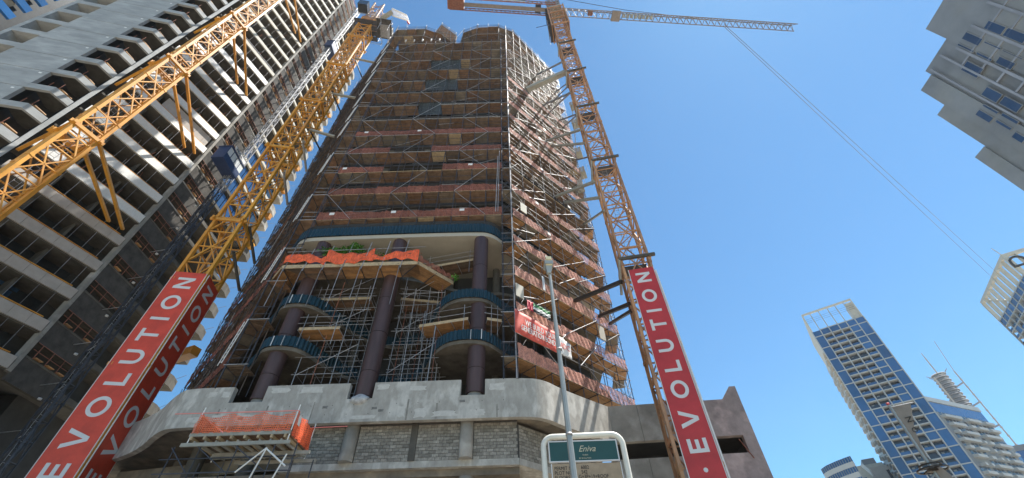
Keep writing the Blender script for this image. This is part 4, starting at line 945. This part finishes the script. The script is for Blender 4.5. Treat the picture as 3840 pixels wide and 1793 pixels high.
# passenger hoist on the left building
hm = thing('hoist_mast', 'slim galvanised hoist mast climbing the left building', 'hoist mast', (-37, 32.2, 0))
mast(hm, (-37, 32.2), 0, .75, 6, 46, 1.5, 'steeld', .1, .05, lim=140); mast(hm, (-37, 32.2), 0, .75, 46, 122, 1.5, 'steel', .1, .05, lim=150)  # lower length coloured dark to stand for shade and dirt
for k in range(28):
    z = 12 + 3.9*k; bar('wall_tie', (-37.4, 32.2, z), (-39.9, 32.2 + .4, z), .07, M['steel'], hm); bar('wall_tie', (-37.4, 32.5, z), (-39.9, 34, z + .1), .07, M['steel'], hm)
for z in range(14, 118, 2): put('cable_guide', unit('c', M['letter']), (-37.75, 31.6, z), hm, None, (.28, .28, .12)) if z % 4 else None
hf = Fr((-36.2, 29.1), 0)
def cage(z, a0, a1, label, txt):
    t = thing('hoist_cage', label, 'hoist cage', hf.pt((a0+a1)/2, 0, z))
    hf.box('body', a0, a1, -1.6, 0, z, z + 1.1, M['cage'], t); hf.box('roof', a0 - .08, a1 + .08, -1.7, .08, z + 2.45, z + 2.6, M['cage'], t)
    n = 4; d = (a1-a0)/n
    for j in range(n): hf.box('window_pane', a0 + j*d + .06, a0 + (j+1)*d - .06, -.04, -.01, z + 1.12, z + 2.4, M['sheetb'], t)
    for j in range(n+1): hf.box('frame_post', a0 + j*d - .05, a0 + j*d + .05, -.06, .0, z + 1.1, z + 2.45, M['cage'], t)
    hf.box('back_panel', a0, a1, -1.6, -1.55, z + 1.1, z + 2.45, M['cage'], t); hf.box('end_panel', a0, a0 + .04, -1.55, -.1, z + 1.1, z + 2.45, M['cage'], t); hf.box('end_panel', a1 - .04, a1, -1.55, -.1, z + 1.1, z + 2.45, M['cage'], t)
    hf.box('name_board', a0 + .5, a1 - .3, .02, .05, z + 2.75, z + 3.35, M['letter'], t)
    if txt: text('lettering', txt, .62, M['steeld'], t, hf.pt(a0 + .75, .06, z + 2.83), hf.rot())
    for q in (a0, (a0+a1)/2, a1): bar('rail_post', hf.pt(q, -.1, z + 2.6), hf.pt(q, -.1, z + 3.7), .05, M['steel'], t)
    bar('guard_rail', hf.pt(a0, -.1, z + 3.6), hf.pt(a1, -.1, z + 3.6), .05, M['steel'], t)
cage(48.6, -.1, 3.3, 'dark blue hoist cage with pale windows and PEGA board, lower on mast', 'PEGA')
cage(94.5, 2.3, 5.6, 'small blue hoist cage high on the mast near the crane top', '')

# building beyond, far upper left corner
fb_ = thing('office_building', 'blue glazed building with beige bands peeping out at the top left corner', 'building', polar(-75.87, 95))
FF = Fr(polar(-75.87, 95)[:2], 5)
for k in range(20):
    z = 62.2 + k*3.93
    FF.box('glass_band', -40, 0, -.2, .4, z - .8, z + .8, M['glassb'], fb_); FF.box('spandrel', -40, -1.5, -.8, -.3, z + .9, z + 3.03, M['soffit'], fb_)
FF.box('core', -40, -.6, -25, -.9, 0, 138, M['winwall'], fb_)
FF.box('side_wall', -.45, 4, -24, -2.6, 20, 130, M['winwall'], fb_)

# ================================================================ RIGHT SIDE TOWERS
def W(fr, root, a0, a1, z0, z1, d, m='glassb', fw=.12, fm='whitel', frame=True):
    o = fr.box('window', a0, a1, d - .03, d, z0, z1, M[m], root); return o
# tower A with open crown
TA = thing('glass_tower', 'slim white-gridded blue glass tower with open crown, the taller one right of centre', 'building', (175, 190, 0))
A0 = polar(38.75, 1); 
fA = Fr((162.4, 202.4), 124.3)
cols = [0, 4.05, 8.25, 12.7, 16.6, 20.7, 24.75]; ztop = 142.6; zg = 131.2
def tower_grid(root, f, cols, zg, rows, rh, big, blue):
    n = len(cols) - 1
    for c in cols: f.box('mullion', c - .22, c + .22, -.5, .35, 0, zg, M['whitel'], root)
    for r in range(rows):
        z1 = zg - r*rh; z0 = z1 - rh
        for j in range(n):
            a0, a1 = cols[j] + .24, cols[j+1] - .24
            if j in big:
                if r == 0: f.box('window', a0, a1, -.1, 0, z0 + .2, z1 - .2, M['glassb'], root)
                elif r % 2 == 1:
                    f.box('window', a0, a1, -.1, 0, z0 - rh + .2, z1 - .2, M['glassb'], root)
                    f.box('transom_beam', a0, a1, -.4, .28, z1 - .2, z1 + .2, M['whitel'], root)
                continue
            f.box('transom_beam', a0, a1, -.4, .28, z1 - .2, z1 + .2, M['whitel'], root)
            if r == 0 or blue(r, j): f.box('window', a0, a1, -.1, 0, z0 + .2, z1 - .2, M['glassb'], root)
            else:
                f.box('balcony_window', a0, a1, -2.2, -2.1, z0 + .2, z1 - .2, M['glassd'], root)
                f.box('balustrade', a0, a1, -.05, 0, z0 + .2, z0 + 1.35, M['glassb' if rnd.random() < .8 else 'glassd'], root)
                f.box('balcony_soffit', a0, a1, -2.2, -.4, z1 - .3, z1 - .2, M['whitel'], root)
                if (r + j) % 2: f.box('balcony_door', a0 + .9, a0 + 1.9, -2.05, -2.0, z0 + .2, z0 + 2.4, M['whitel'], root)
tower_grid(TA, fA, cols, zg, 24, 3.42, (0, 5), lambda r, j: (j == 4 and (r in (1, 2, 3, 4, 7, 8, 11, 12, 17))) or (j == 1 and r in (13, 14, 21, 22)))
fA.box('core', .3, 24.4, -55, -2.3, 0, zg - .2, M['whitel'], TA)
fA.box('crown_beam', 0, 24.75, -.6, .35, ztop - .8, ztop, M['creamb'], TA)
for c in cols[1:-1]: fA.box('crown_post', c - .2, c + .2, -.5, .3, zg, ztop - .8, M['whitel'], TA)
for c in (0, 24.2): fA.box('crown_post', c, c + .55, -.6, .3, zg, ztop - .8, M['creamb'], TA)
fA.box('crown_wall', 21.2, 24.2, -8, -.7, zg, ztop - 1.5, M['creamb'], TA); fA.box('crown_wall', .0, .5, -40, -.7, zg - 12, ztop, M['creamb'], TA)
fA.box('crown_wall', 2, 22, -30, -29.5, zg, zg + 3.2, M['creamb'], TA)
for k in range(3): bar('window_rail', fA.pt(.5, -.2, zg + 5.6 + 1.1*k), fA.pt(24, -.2, zg + 5.6 + 1.1*k), .12, M['steeld'], TA)
gA = Fr(fA.P[:2], 214.3); gA = Fr(fA.pt(0, -52, 0)[:2], 214.3)
for r in range(24):
    z = zg - 12 - r*3.42
    if z < 5: break
    for a in (6, 20, 34): 
        mb = MB(); mb.prism([gA.pt(a, 0, 0)[:2], gA.pt(a + 1.2, 1.0, 0)[:2], gA.pt(a + 7, 1.0, 0)[:2], gA.pt(a + 8.2, 0, 0)[:2]], z - 1.0, z - .2); mb.build('side_balcony', M['whitel'], TA)
    gA.box('side_window', 44, 50.5, .02, .06, z - 2.9, z - .9, M['glassd'], TA)
    gA.box('side_balcony', 43, 51.5, .0, .9, z - .7, z - .3, M['creamb'], TA)
# tower F at right edge
TF = thing('glass_tower', 'crowned glass tower with dark letter on its roof frame, cut by right edge', 'building', (230, 160, 0))
fF = Fr((235, 177.3), 205.4); nF = 9; cF = [38.7*i/nF for i in range(nF + 1)]
tower_grid(TF, fF, cF, 118, 15, 3.42, (), lambda r, j: (j == 7) or (r * 3 + j) % 7 == 0)
fR = Fr((218.4, 142.4), 120); cR = [4.1*i for i in range(6)]
tower_grid(TF, fR, cR, 118, 15, 3.42, (0,), lambda r, j: (r + j) % 3 == 0)
s = MB(); s.prism([fF.pt(.3, -2.4, 0)[:2], fF.pt(38, -2.4, 0)[:2], fR.pt(20, -2.4, 0)[:2], fR.pt(20, -40, 0)[:2]], 0, 117.8); s.build('core', M['whitel'], TF)
fF.box('crown_beam', 0, 38.7, -1.2, .35, 128.2, 129.5, M['creamb'], TF)
for c in cF: fF.box('crown_post', c - .45, c + .45, -1.2, .3, 118, 128.2, M['creamb'], TF)
bar('crown_brace', fF.pt(4.5, -1.3, 127), fF.pt(16, -1.3, 119), .9, M['creamb'], TF, .9, 'b')
fR.box('crown_beam', 0, 20, -1.2, .35, 128.2, 129.5, M['creamb'], TF); fR.box('crown_beam', 0, 20, -1.2, .35, 118.2, 119.2, M['creamb'], TF)
for c in cR: fR.box('crown_post', c - .3, c + .3, -1, .3, 119.2, 128.2, M['creamb'], TF)
# roof sign: round-backed letter, bracket and rungs
sg = thing('roof_sign', 'dark steel sign letter standing in the crown frame of the right-edge tower', 'sign', fR.pt(8, .6, 119))
text('lettering', 'D', 8.5, M['ringm'], sg, fR.pt(5.2, .7, 121), fR.rot(True), .25)
gt = thing('roof_gantry', 'small latticed maintenance gantry leaning out above the crown of the right-edge tower', 'gantry', fR.pt(-1, 0, 129.5))
ga, gb = CAM + ray(3721, 930)*0, None
qa, qb = atz(3753, 955, 129.5), atz(3718, 932, 134.5); side = Vector((1.6, .9, .2))
for q in (Vector((0, 0, 0)), side): bar('rail', qa + q, qb + q, .3, M['letter'], gt, .3, 'b')
for i in range(7): t = i/6; bar('rung', qa.lerp(qb, t), qa.lerp(qb, t) + side, .2, M['letter'], gt, .2, 'b')
# tower C with staggered balcony strips
TC = thing('balcony_tower', 'grey apartment tower with staggered pale balcony strips behind the blue glass tower', 'building', (245, 235, 0))
fC = Fr((222, 227), 68); LC = 41
fC.box('body', -6, LC, -30, 0, 0, 101.5, M['slate'], TC); fC.box('roof_parapet', -6, LC + .3, -1, .5, 101.5, 104, M['whitel'], TC); fC.box('glass_band', -6, LC, -.05, .06, 96, 101.4, M['glassr'], TC)
r5 = random.Random(11)
for r in range(16):
    z = 93.5 - r*3.9; a = -3.0 + r5.uniform(0, 5) - (2 if r > 6 else 0)
    while a < LC - 3:
        l = r5.choice([3.5, 5, 9, 12, 15]); l = min(l, LC - a)
        mb = MB(); mb.prism([fC.pt(a, 0, 0)[:2], fC.pt(a + .9, 2, 0)[:2], fC.pt(a + l - .9, 2, 0)[:2], fC.pt(a + l, 0, 0)[:2]], z - .55, z + .75); mb.build('balcony', M['whitel'], TC)
        if l > 4:
            for j in range(int(l/3)): fC.box('window', a + 3*j + .3, a + 3*j + 2.6, .0, .05, z + .9, z + 3.2, M['glassd'], TC)
        a += l + r5.uniform(.6, 4)
# distant round tower with two cranes
RT = thing('round_tower', 'hazy round tower under construction with thin cranes, far behind on the right', 'building', (506, 484, 0))
for k in range(26):
    z = 246 - 4.2*k; rr = 7.6 + .06*k
    put('floor_slab', unit('C', M['haze1']), (506, 484, z), RT, None, (2*rr, 2*rr, .9)); put('floor_core', unit('C', M['slate']), (506, 484, z - 3.3), RT, None, (2*rr - 3, 2*rr - 3, 3.3))
bar('hoist_strip', polar(45.95, 690, 130), polar(45.85, 690, 242), 1.6, M['beige'], RT, None, 'b')
for q in (( -12, 2, 240), (-10, 6, 244), (6, -9, 246)): bar('roof_outrigger', (506 + q[0]*.5, 484 + q[1]*.6, q[2]), (506 + q[0], 484 + q[1], q[2] + 4), .9, M['slate'], RT)
for nm, azm, ztp, base, lbl in (('a', 47.5, 242, 40, 'distant pale crane mast standing to the right of the round tower, tied to it'), ('b', 46.3, 266, 246, 'distant thin crane mast on the left of the round tower roof')):
    k = thing('distant_crane', lbl, 'tower crane', polar(azm, 690, base))
    p = polar(azm, 690); bar('mast', (p.x, p.y, base), (p.x, p.y, ztp), 1.0, M['beige'], k, None, 'b')
    q = polar(azm + (.35 if nm == 'a' else .0), 690, ztp + (38 if nm == 'a' else 6)); bar('jib', (p.x, p.y, ztp), q, .6, M['beige'], k, None, 'b')
    if nm == 'a':
        for z in (130, 155, 180, 205, 228): bar('tie_beam', (p.x, p.y, z), (506, 484, z - 1), 1.3, M['haze1'], k, None, 'b')
        for z in range(60, 240, 9): bar('mast_joint', (p.x, p.y, z), (p.x, p.y, z + 1), 1.7, M['beige'], k, None, 'b')
# curved, beige and far blue buildings at the bottom
CB = thing('curved_building', 'low curved office block with blue window bands and grey bands at the bottom', 'building', (150, 215, 0))
arc = [atz(u, v, 66) for u, v in ((3079, 1760), (3090, 1751), (3104, 1743), (3120, 1736), (3136, 1729), (3151, 1723), (3169, 1716), (3187, 1710))]
ar = chaikin([(p.x, p.y) for p in arc], 1); away = Vector((30, 40, 0))
s = MB(); s.prism([(p.x + .6, p.y + .8) for p in ar] + [(ar[-1].x + 25, ar[-1].y + 40), (ar[0].x + 25, ar[0].y + 40)], 0, 65.6); s.build('body', M['whitel'], CB)
for k in range(9):
    z = 66 - 4.0*k; 
    s = MB(); s.strip(ar, z - 2.1, z, .3); s.build('window_band', M['glassb'], CB)
    s = MB(); s.strip([(p.x - .1, p.y - .12) for p in ar], z - 4, z - 2.1, .5); s.build('spandrel_band', M['whitel'], CB)
    for i in range(0, len(ar) - 1): 
        p = ar[i]; bar('mullion', (p.x - .05, p.y - .08, z - 2.1), (p.x - .05, p.y - .08, z), .18, M['slate'], CB, None, 'b')
BB = thing('beige_building', 'pale beige block with slanting white blade between the curved block and glass tower', 'building', (170, 235, 0))
fB = Fr(polar(36.2, 290)[:2], 118); fB.box('body', -9, 9, -20, 0, 0, 73.5, M['creamb'], BB); fB.box('roof_box', 1.5, 7, -14, -2, 73.5, 76.5, M['slate'], BB)
for k in range(6): fB.box('window_band', -8.6, -.5, .02, .1, 66 - 4*k, 68.2 - 4*k, M['glassb'], BB)
bar('white_blade', fB.pt(0, 1.2, 73.5), fB.pt(7.5, 1.2, 58), 1.1, M['white'], BB, 1.4, 'b')
fB.box('side_block', 2, 12, .05, 4, 0, 71, M['beige'], BB); fB.box('side_window', 8, 9.2, 4.02, 4.1, 52, 69, M['glassd'], BB)
SB = thing('far_building', 'sliver of a distant bright blue glass building at the right edge', 'building', (300, 270, 0))
fS = Fr(polar(47.2, 400)[:2], 120); fS.box('glass_body', 0, 60, -30, 0, 0, 90, M['glassr'], SB); fS.box('roof_edge', 0, 60, -30.2, .3, 90, 93, M['slate'], SB)

# stepped tower, upper right
RBx = 78; RB = thing('stepped_tower', 'shaded slate-blue tower with stepped roof and dark windows in the upper right corner', 'building', (95, 10, 0))
fQ = Fr((RBx, 60), 180)         # s grows towards the camera; outward normal faces -x
Y = lambda y: 60 - y
for y0, y1, zt, x0 in ((-30, 28.5, 84, .0), (28.5, 34.4, 79.2, .3), (34.3, 37.3, 77.4, .0), (37.3, 39.3, 71.6, .15), (39.3, 41.4, 60.9, -.1)):
    fQ.box('wall_block', Y(y1) + .003, Y(y0), -28 - x0, -x0, 0, zt, M['slate'], RB)
def pw(quad, dark=True):
    P = [onp(3400 + x*.5986, y*.5986, (RBx, 0), 180) for x, y in quad]; ys = [p.y for p in P]; zs = [p.z for p in P]
    y0, y1, z0, z1 = min(ys), max(ys), min(zs), max(zs); o = fQ.box('window', Y(y1), Y(y0), .001, .12, z0, z1, M['slate'], RB)
    fQ.box('window_pane', Y(y1) + .12, Y(y0) - .12, .121, .14, z0 + .1, z1 - .1, M['glassn'], RB)
for qd in ([(520,125),(630,170),(595,218),(482,180)], [(640,172),(735,205),(735,270),(600,225)], [(375,208),(480,240),(455,285),(345,245)], [(330,272),(430,315),(420,330),(318,285)], [(500,262),(600,300),(590,312),(485,270)],
           [(385,385),(490,430),(440,482),(340,440)], [(445,330),(545,368),(535,380),(435,342)], [(590,355),(690,395),(655,440),(555,395)], [(610,310),(735,365),(730,375),(600,322)], [(505,545),(605,590),(570,640),(470,597)],
           [(615,605),(730,655),(695,705),(580,650)], [(490,650),(580,700),(570,718),(475,665)], [(455,690),(550,735),(525,770),(430,720)], [(605,710),(710,760),(695,780),(590,725)], [(570,750),(665,800),(655,818),(555,765)], [(690,830),(735,850),(735,890),(655,860)]): pw(qd)
for y in (33.6, 31.0): fQ.box('trim_strip', Y(y) - .15, Y(y) + .15, .0, .2, 20, 78, M['haze1'], RB)
for z in (48.6, 52, 55.5, 59, 62.5, 66, 69.5, 73): 
    fQ.box('trim_strip', Y(30.8), Y(10), .0, .14, z, z + .3, M['haze1'], RB)
for y in (29, 25.4, 21.8, 18.2): fQ.box('trim_strip', Y(y) - .2, Y(y) + .2, .145, .22, 20, 76, M['haze1'], RB)

# ================================================================ STREET FURNITURE
lp = thing('street_lamp', 'grey street lamp post rising in front of the podium and the project sign', 'street lamp', (1.12, 9.5, 0))
s = MB(); n = 8
for i, z in enumerate((0, 5, 10.0)):
    r_ = (.085, .066, .045)[i]
    for k in range(n): a = 2*math.pi*k/n; s.v.append(Vector((1.12 - .04*z/10 + r_*math.cos(a), 9.5 + r_*math.sin(a), z)))
for i in range(2):
    for k in range(n): s.f.append((i*n+k, i*n+(k+1) % n, (i+1)*n+(k+1) % n, (i+1)*n+k))
s.build('post', M['lamp'], lp)
hd = Fr((1.06, 9.45), 85)
s = MB(); s.box8([hd.pt(a, d, z) for z, w_ in ((9.93, .055), (10.2, .1)) for a, d in ((-w_, -w_), (w_, -w_), (w_, w_), (-w_, w_))]); s.build('lamp_neck', M['lamp'], lp)
hd.box('lamp_head', -.125, .125, -.16, .16, 10.2, 10.34, M['lamp'], lp); hd.box('lamp_lens', -.09, .09, -.1, .13, 10.185, 10.2, M['lens'], lp)
hd.box('lamp_head_cap', -.08, .08, .02, .2, 10.34, 10.45, M['lens'], lp)
for z in (5.3, 7.4): put('post_band', unit('C', M['steel']), (1.10, 9.5, z), lp, None, (.15, .15, .05))

sgn = thing('project_sign', 'project board in a rounded white tube frame with green header behind the lamp post', 'sign', (1.7, 12, 0))
fG = Fr((.65, 12), 90)
pts = []
for (cx, cz, a0) in ((.28, 5.98, 180), (1.88, 6.0, 90)):
    for k in range(7): a = R(a0 - 15*k); pts.append(fG.pt(cx + .27*math.cos(a), 0, cz + .27*math.sin(a)))
pts = [fG.pt(.0, 0, 0)] + pts + [fG.pt(2.15, 0, 0)]
s = MB(); n = 10; T = .075
for i, p in enumerate(pts):
    d = (pts[min(i+1, len(pts)-1)] - pts[max(i-1, 0)]).normalized(); u_ = Vector((0, 1, 0)); v_ = d.cross(u_).normalized()
    for k in range(n): a = 2*math.pi*k/n; s.v.append(p + u_*T*math.cos(a) + v_*T*math.sin(a))
for i in range(len(pts)-1):
    for k in range(n): s.f.append((i*n+k, i*n+(k+1) % n, (i+1)*n+(k+1) % n, (i+1)*n+k))
s.build('tube_frame', M['signf'], sgn, True)
hp = fG.box('header_panel', .17, 1.96, -.03, .02, 5.62, 6.10, M['signg'], sgn)
for a0, a1, z0, z1 in ((.14, 1.99, 6.10, 6.13), (.14, 1.99, 5.59, 5.62), (.14, .17, 5.62, 6.10), (1.96, 1.99, 5.62, 6.10)): fG.box('header_trim', a0, a1, -.03, .03, z0, z1, M['letter'], sgn)
fG.box('info_panel', .2, 1.98, -.03, .02, 3.6, 5.55, M['signt'], sgn)
fG.box('info_trim', .175, .2, -.03, .03, 3.6, 5.56, M['letter'], sgn); fG.box('info_trim', 1.98, 2.0, -.03, .03, 3.6, 5.56, M['letter'], sgn)
text('lettering', 'Eniva', .22, M['gold'], sgn, fG.pt(.93, .025, 5.84), fG.rot(), .003, .4)
text('lettering', 'DUBAI', .05, M['gold'], sgn, fG.pt(1.03, .025, 5.74), fG.rot(), .003); text('lettering', 'BY EVOLUTION', .045, M['gold'], sgn, fG.pt(.93, .025, 5.66), fG.rot(), .003)
for tx, a, z in (('PERMIT NO', .25, 5.40), ('PLOT NO', .25, 5.29), ('FLOORS', .25, 5.18), ('6002', .94, 5.41), ('542', .94, 5.30), ('G+3P+19+ROOF', .86, 5.19)):
    text('lettering', tx, .125, M['ink'], sgn, fG.pt(a, .025, z), fG.rot(), .003).scale = (.85, 1, 1)
fG.box('printed_picture', .42, 1.5, .021, .03, 4.1, 5.12, M['imgb'], sgn); fG.box('printed_picture', 1.02, 1.42, .031, .036, 4.3, 5.06, M['imgc'], sgn); fG.box('printed_picture', 1.5, 1.72, .021, .03, 4.1, 5.12, M['haze1'], sgn)

# flag banner on a pole, right
fp = thing('banner_pole', 'pole with a hanging brown pennant marked NO in front of the blue glass tower', 'flagpole', (13.17, 15.05, 0))
pz = polar(41.2, 20); bar('pole', (pz.x, pz.y, 0), (pz.x, pz.y, 8.15), .09, M['lamp'], fp, None, 'C')
fK = Fr(pz[:2], 131); s = MB()
s.v = [fK.pt(.05, .02, 8.05), fK.pt(.58, .02, 8.0), fK.pt(.38, .02, 7.55), fK.pt(.22, .02, 7.2), fK.pt(.13, .02, 6.75), fK.pt(.05, .02, 6.2)]; s.f = [(0, 1, 2, 3, 4, 5)]
o = s.build('pennant', M['brownc'], fp); md = o.modifiers.new('t', 'SOLIDIFY'); md.thickness = .012
s = MB(); s.v = [fK.pt(.05, .02, 6.35), fK.pt(.14, .02, 6.3), fK.pt(.34, .02, 5.8), fK.pt(.38, .02, 5.0), fK.pt(.05, .02, 5.0)]; s.f = [(0, 1, 2, 3, 4)]; o = s.build('pennant', M['brownc'], fp); md = o.modifiers.new('t', 'SOLIDIFY'); md.thickness = .012
bar('top_arm', fK.pt(0, .02, 8.06), fK.pt(.68, .02, 8.02), .04, M['steel'], fp); put('finial', unit('c', M['red2']), (pz.x, pz.y, 8.15), fp, None, (.1, .1, .08))
text('lettering', 'N', .26, M['ink'], fp, fK.pt(.36, .04, 7.45), fK.rot(True), .004); text('lettering', 'O', .22, M['ink'], fp, fK.pt(.31, .04, 7.12), fK.rot(True), .004)
lt = thing('lantern', 'black iron ring lantern on the pole under the brown pennant', 'lantern', (pz.x, pz.y, 5.9))
zr = CAM.z + 20*math.tan(R(12.5)); s = MB()
for rr, z in ((.42, zr), (.3, zr + .12)):
    pr = None
    for k in range(17):
        a = 2*math.pi*k/16; p = Vector((pz.x + rr*math.cos(a), pz.y + rr*math.sin(a), z))
        if pr is not None: s.bar(pr, p, .04)
        pr = p
for k in range(4): a = math.pi*k/2; s.bar((pz.x, pz.y, zr + .05), (pz.x + .42*math.cos(a), pz.y + .42*math.sin(a), zr), .04)
s.build('ring', M['ringm'], lt); put('lamp_bowl', unit('C', M['ringm']), (pz.x, pz.y, zr - .05), lt, None, (.3, .3, .14))
bar('stay_arm', (pz.x, pz.y, zr - .1), (pz.x - .9, pz.y - .1, zr - .7), .05, M['lamp'], lt)

# netted working platform at lower left
gp = thing('working_platform', 'scaffold platform with orange netting and timber joists in front of the podium', 'platform', (-12.8, 21, 0))
fW = Fr((-15.2, 20), 90)
for j in range(8): 
    a = .1 + .62*j; bar('joist', fW.pt(a, .12, 9.78), fW.pt(a, -2.2, 9.78), .1, M['timber'], gp, .14, 'b')
fW.box('edge_beam', -.05, 4.65, .02, .1, 9.86, 10.02, M['gantry'], gp); fW.box('edge_beam', -.05, 4.65, -2.1, -2.02, 9.6, 9.74, M['gantry'], gp)
fW.box('main_beam', -.25, 4.75, .0, .09, 9.42, 9.58, M['gantry'], gp); fW.box('main_beam', .55, 5.2, -1.3, -1.2, 9.42, 9.58, M['gantry'], gp); fW.box('main_beam', 1.2, 5.2, -2.2, -2.1, 9.35, 9.5, M['gantry'], gp)
for j in range(9): bar('cross_joist', fW.pt(.3 + .5*j, .05, 9.62), fW.pt(.6 + .5*j, -2.2, 9.62), .07, M['gantry'], gp, .1, 'b')
for j in range(6): fW.box('deck_board', .02, 4.58, -.35*j - .33, -.35*j, 9.87, 9.91, M['ply'], gp)
for a0, fr_, ln in ((0, fW, 4.6),):
    for k in range(3): put('safety_net', net_mesh(M['neto'], k + 20, .22), fW.pt(k*1.533, -2.15, 9.95), gp, fW.q, (1.533, 1, 1.15)); put('safety_net', net_mesh(M['neto'], k + 23, .3), fW.pt(k*1.533, -1.9, 9.95), gp, fW.q, (1.533, 1, .8))
fE = Fr(fW.pt(4.6, .05, 0)[:2], 0)
for k in range(2): put('safety_net', net_mesh(M['neto'], k + 26, .12), fE.pt(k*1.1, .02, 9.9), gp, fE.q, (1.1, 1, 1.1))
fE2 = Fr(fW.pt(0, .05, 0)[:2], 0)
for k in range(2): put('safety_net', net_mesh(M['neto'], k + 28, .12), fE2.pt(k*1.1, .02, 9.9), gp, fE2.q, (1.1, 1, 1.1))
for a in (0, 4.6):
    for d in (.05, -2.15): bar('post', fW.pt(a, d, 9.5), fW.pt(a + .05, d, 11.25), .06, M['salmonl'], gp)
for k in range(3): put('safety_net', net_mesh(M['netf'], k + 31, .22), fW.pt(k*1.533, .08, 10.0), gp, fW.q, (1.533, 1, .92))
bar('guard_rail', fW.pt(-1.3, .06, 10.98), fW.pt(4.7, .06, 10.95), .05, M['pink'], gp); bar('guard_rail', fW.pt(0, -2.15, 11.0), fW.pt(6.4, -2.0, 11.0), .05, M['pink'], gp)
bar('diagonal_rail', fW.pt(.0, .08, 10.9), fW.pt(1.5, .08, 9.98), .05, M['pink'], gp)
for a in (-.6, .6, 2.3, 4.0, 5.0):
    for d in (.0, -2.1): bar('leg', fW.pt(a, d, 0), fW.pt(a + .1, d, 9.45), .06, M['steeld'], gp)
for z in (8.9, 8.3, 7.6): bar('ledger', fW.pt(-.9, .03, z), fW.pt(5.2, .03, z), .06, M['steeld'], gp)
for a, b in ((-.6, .6), (.6, 2.3), (2.3, 4.0)): bar('diagonal_brace', fW.pt(a, .05, 9.4), fW.pt(b, .05, 8.3), .05, M['steeld'], gp)
for a, b, z0, z1 in ((3.9, 2.9, 9.2, 8.2), (3.9, 5.0, 9.15, 8.4), (3.9, 3.6, 9.2, 7.8), (4.9, 4.6, 8.9, 7.8)): bar('white_prop', fW.pt(a, .25, z0), fW.pt(b, .25, z1), .075, M['white'], gp)
nb = fW.box('notice', 1.75, 2.05, -2.0, -1.98, 10.55, 10.85, M['glassr'], gp); fE.box('notice', .25, .5, .06, .08, 10.4, 10.85, M['white'], gp)

# ================================================================ hazy air
hz = bpy.data.materials.new('hazy air'); hz.use_nodes = True; t = hz.node_tree; t.nodes.clear()
ou = t.nodes.new('ShaderNodeOutputMaterial'); pv = t.nodes.new('ShaderNodeVolumePrincipled'); pv.inputs['Color'].default_value = (.92, .95, 1, 1); pv.inputs['Density'].default_value = .00010; pv.inputs['Anisotropy'].default_value = .35
t.links.new(pv.outputs[0], ou.inputs['Volume'])
h = MB(); h.box8([(x, y, z) for z in (-1, 285) for x, y in ((-260, -120), (700, -120), (700, 700), (-260, 700))]); tag(h.build('haze', hz), kind='stuff')

# look-alike kinds share a group
GR = {'block_wall': 'blockwork infill walls under the podium fascia', 'plank_platform': 'plank platforms in the column void', 'void_scaffold': 'scaffold towers in the column void', 'rope': 'thin ropes hanging from the crane jib',
      'tower_crane': 'tower cranes around the building site', 'hoist_cage': 'hoist cages on the hoist mast', 'crane_banner': 'red banners on the crane masts', 'plywood_sheet': 'pale sheets tied to the right-hand scaffold',
      'trailing_plant': 'green plants on the terrace', 'glass_tower': 'blue glass towers with open crowns', 'distant_crane': 'distant cranes by the round tower'}
for o in scene.objects:
    if o.parent is None and o.get('category'):
        g_ = GR.get(o.name.split('.')[0])
        if g_ and 'group' not in o: o['group'] = g_
        o['kind'] = 'thing'
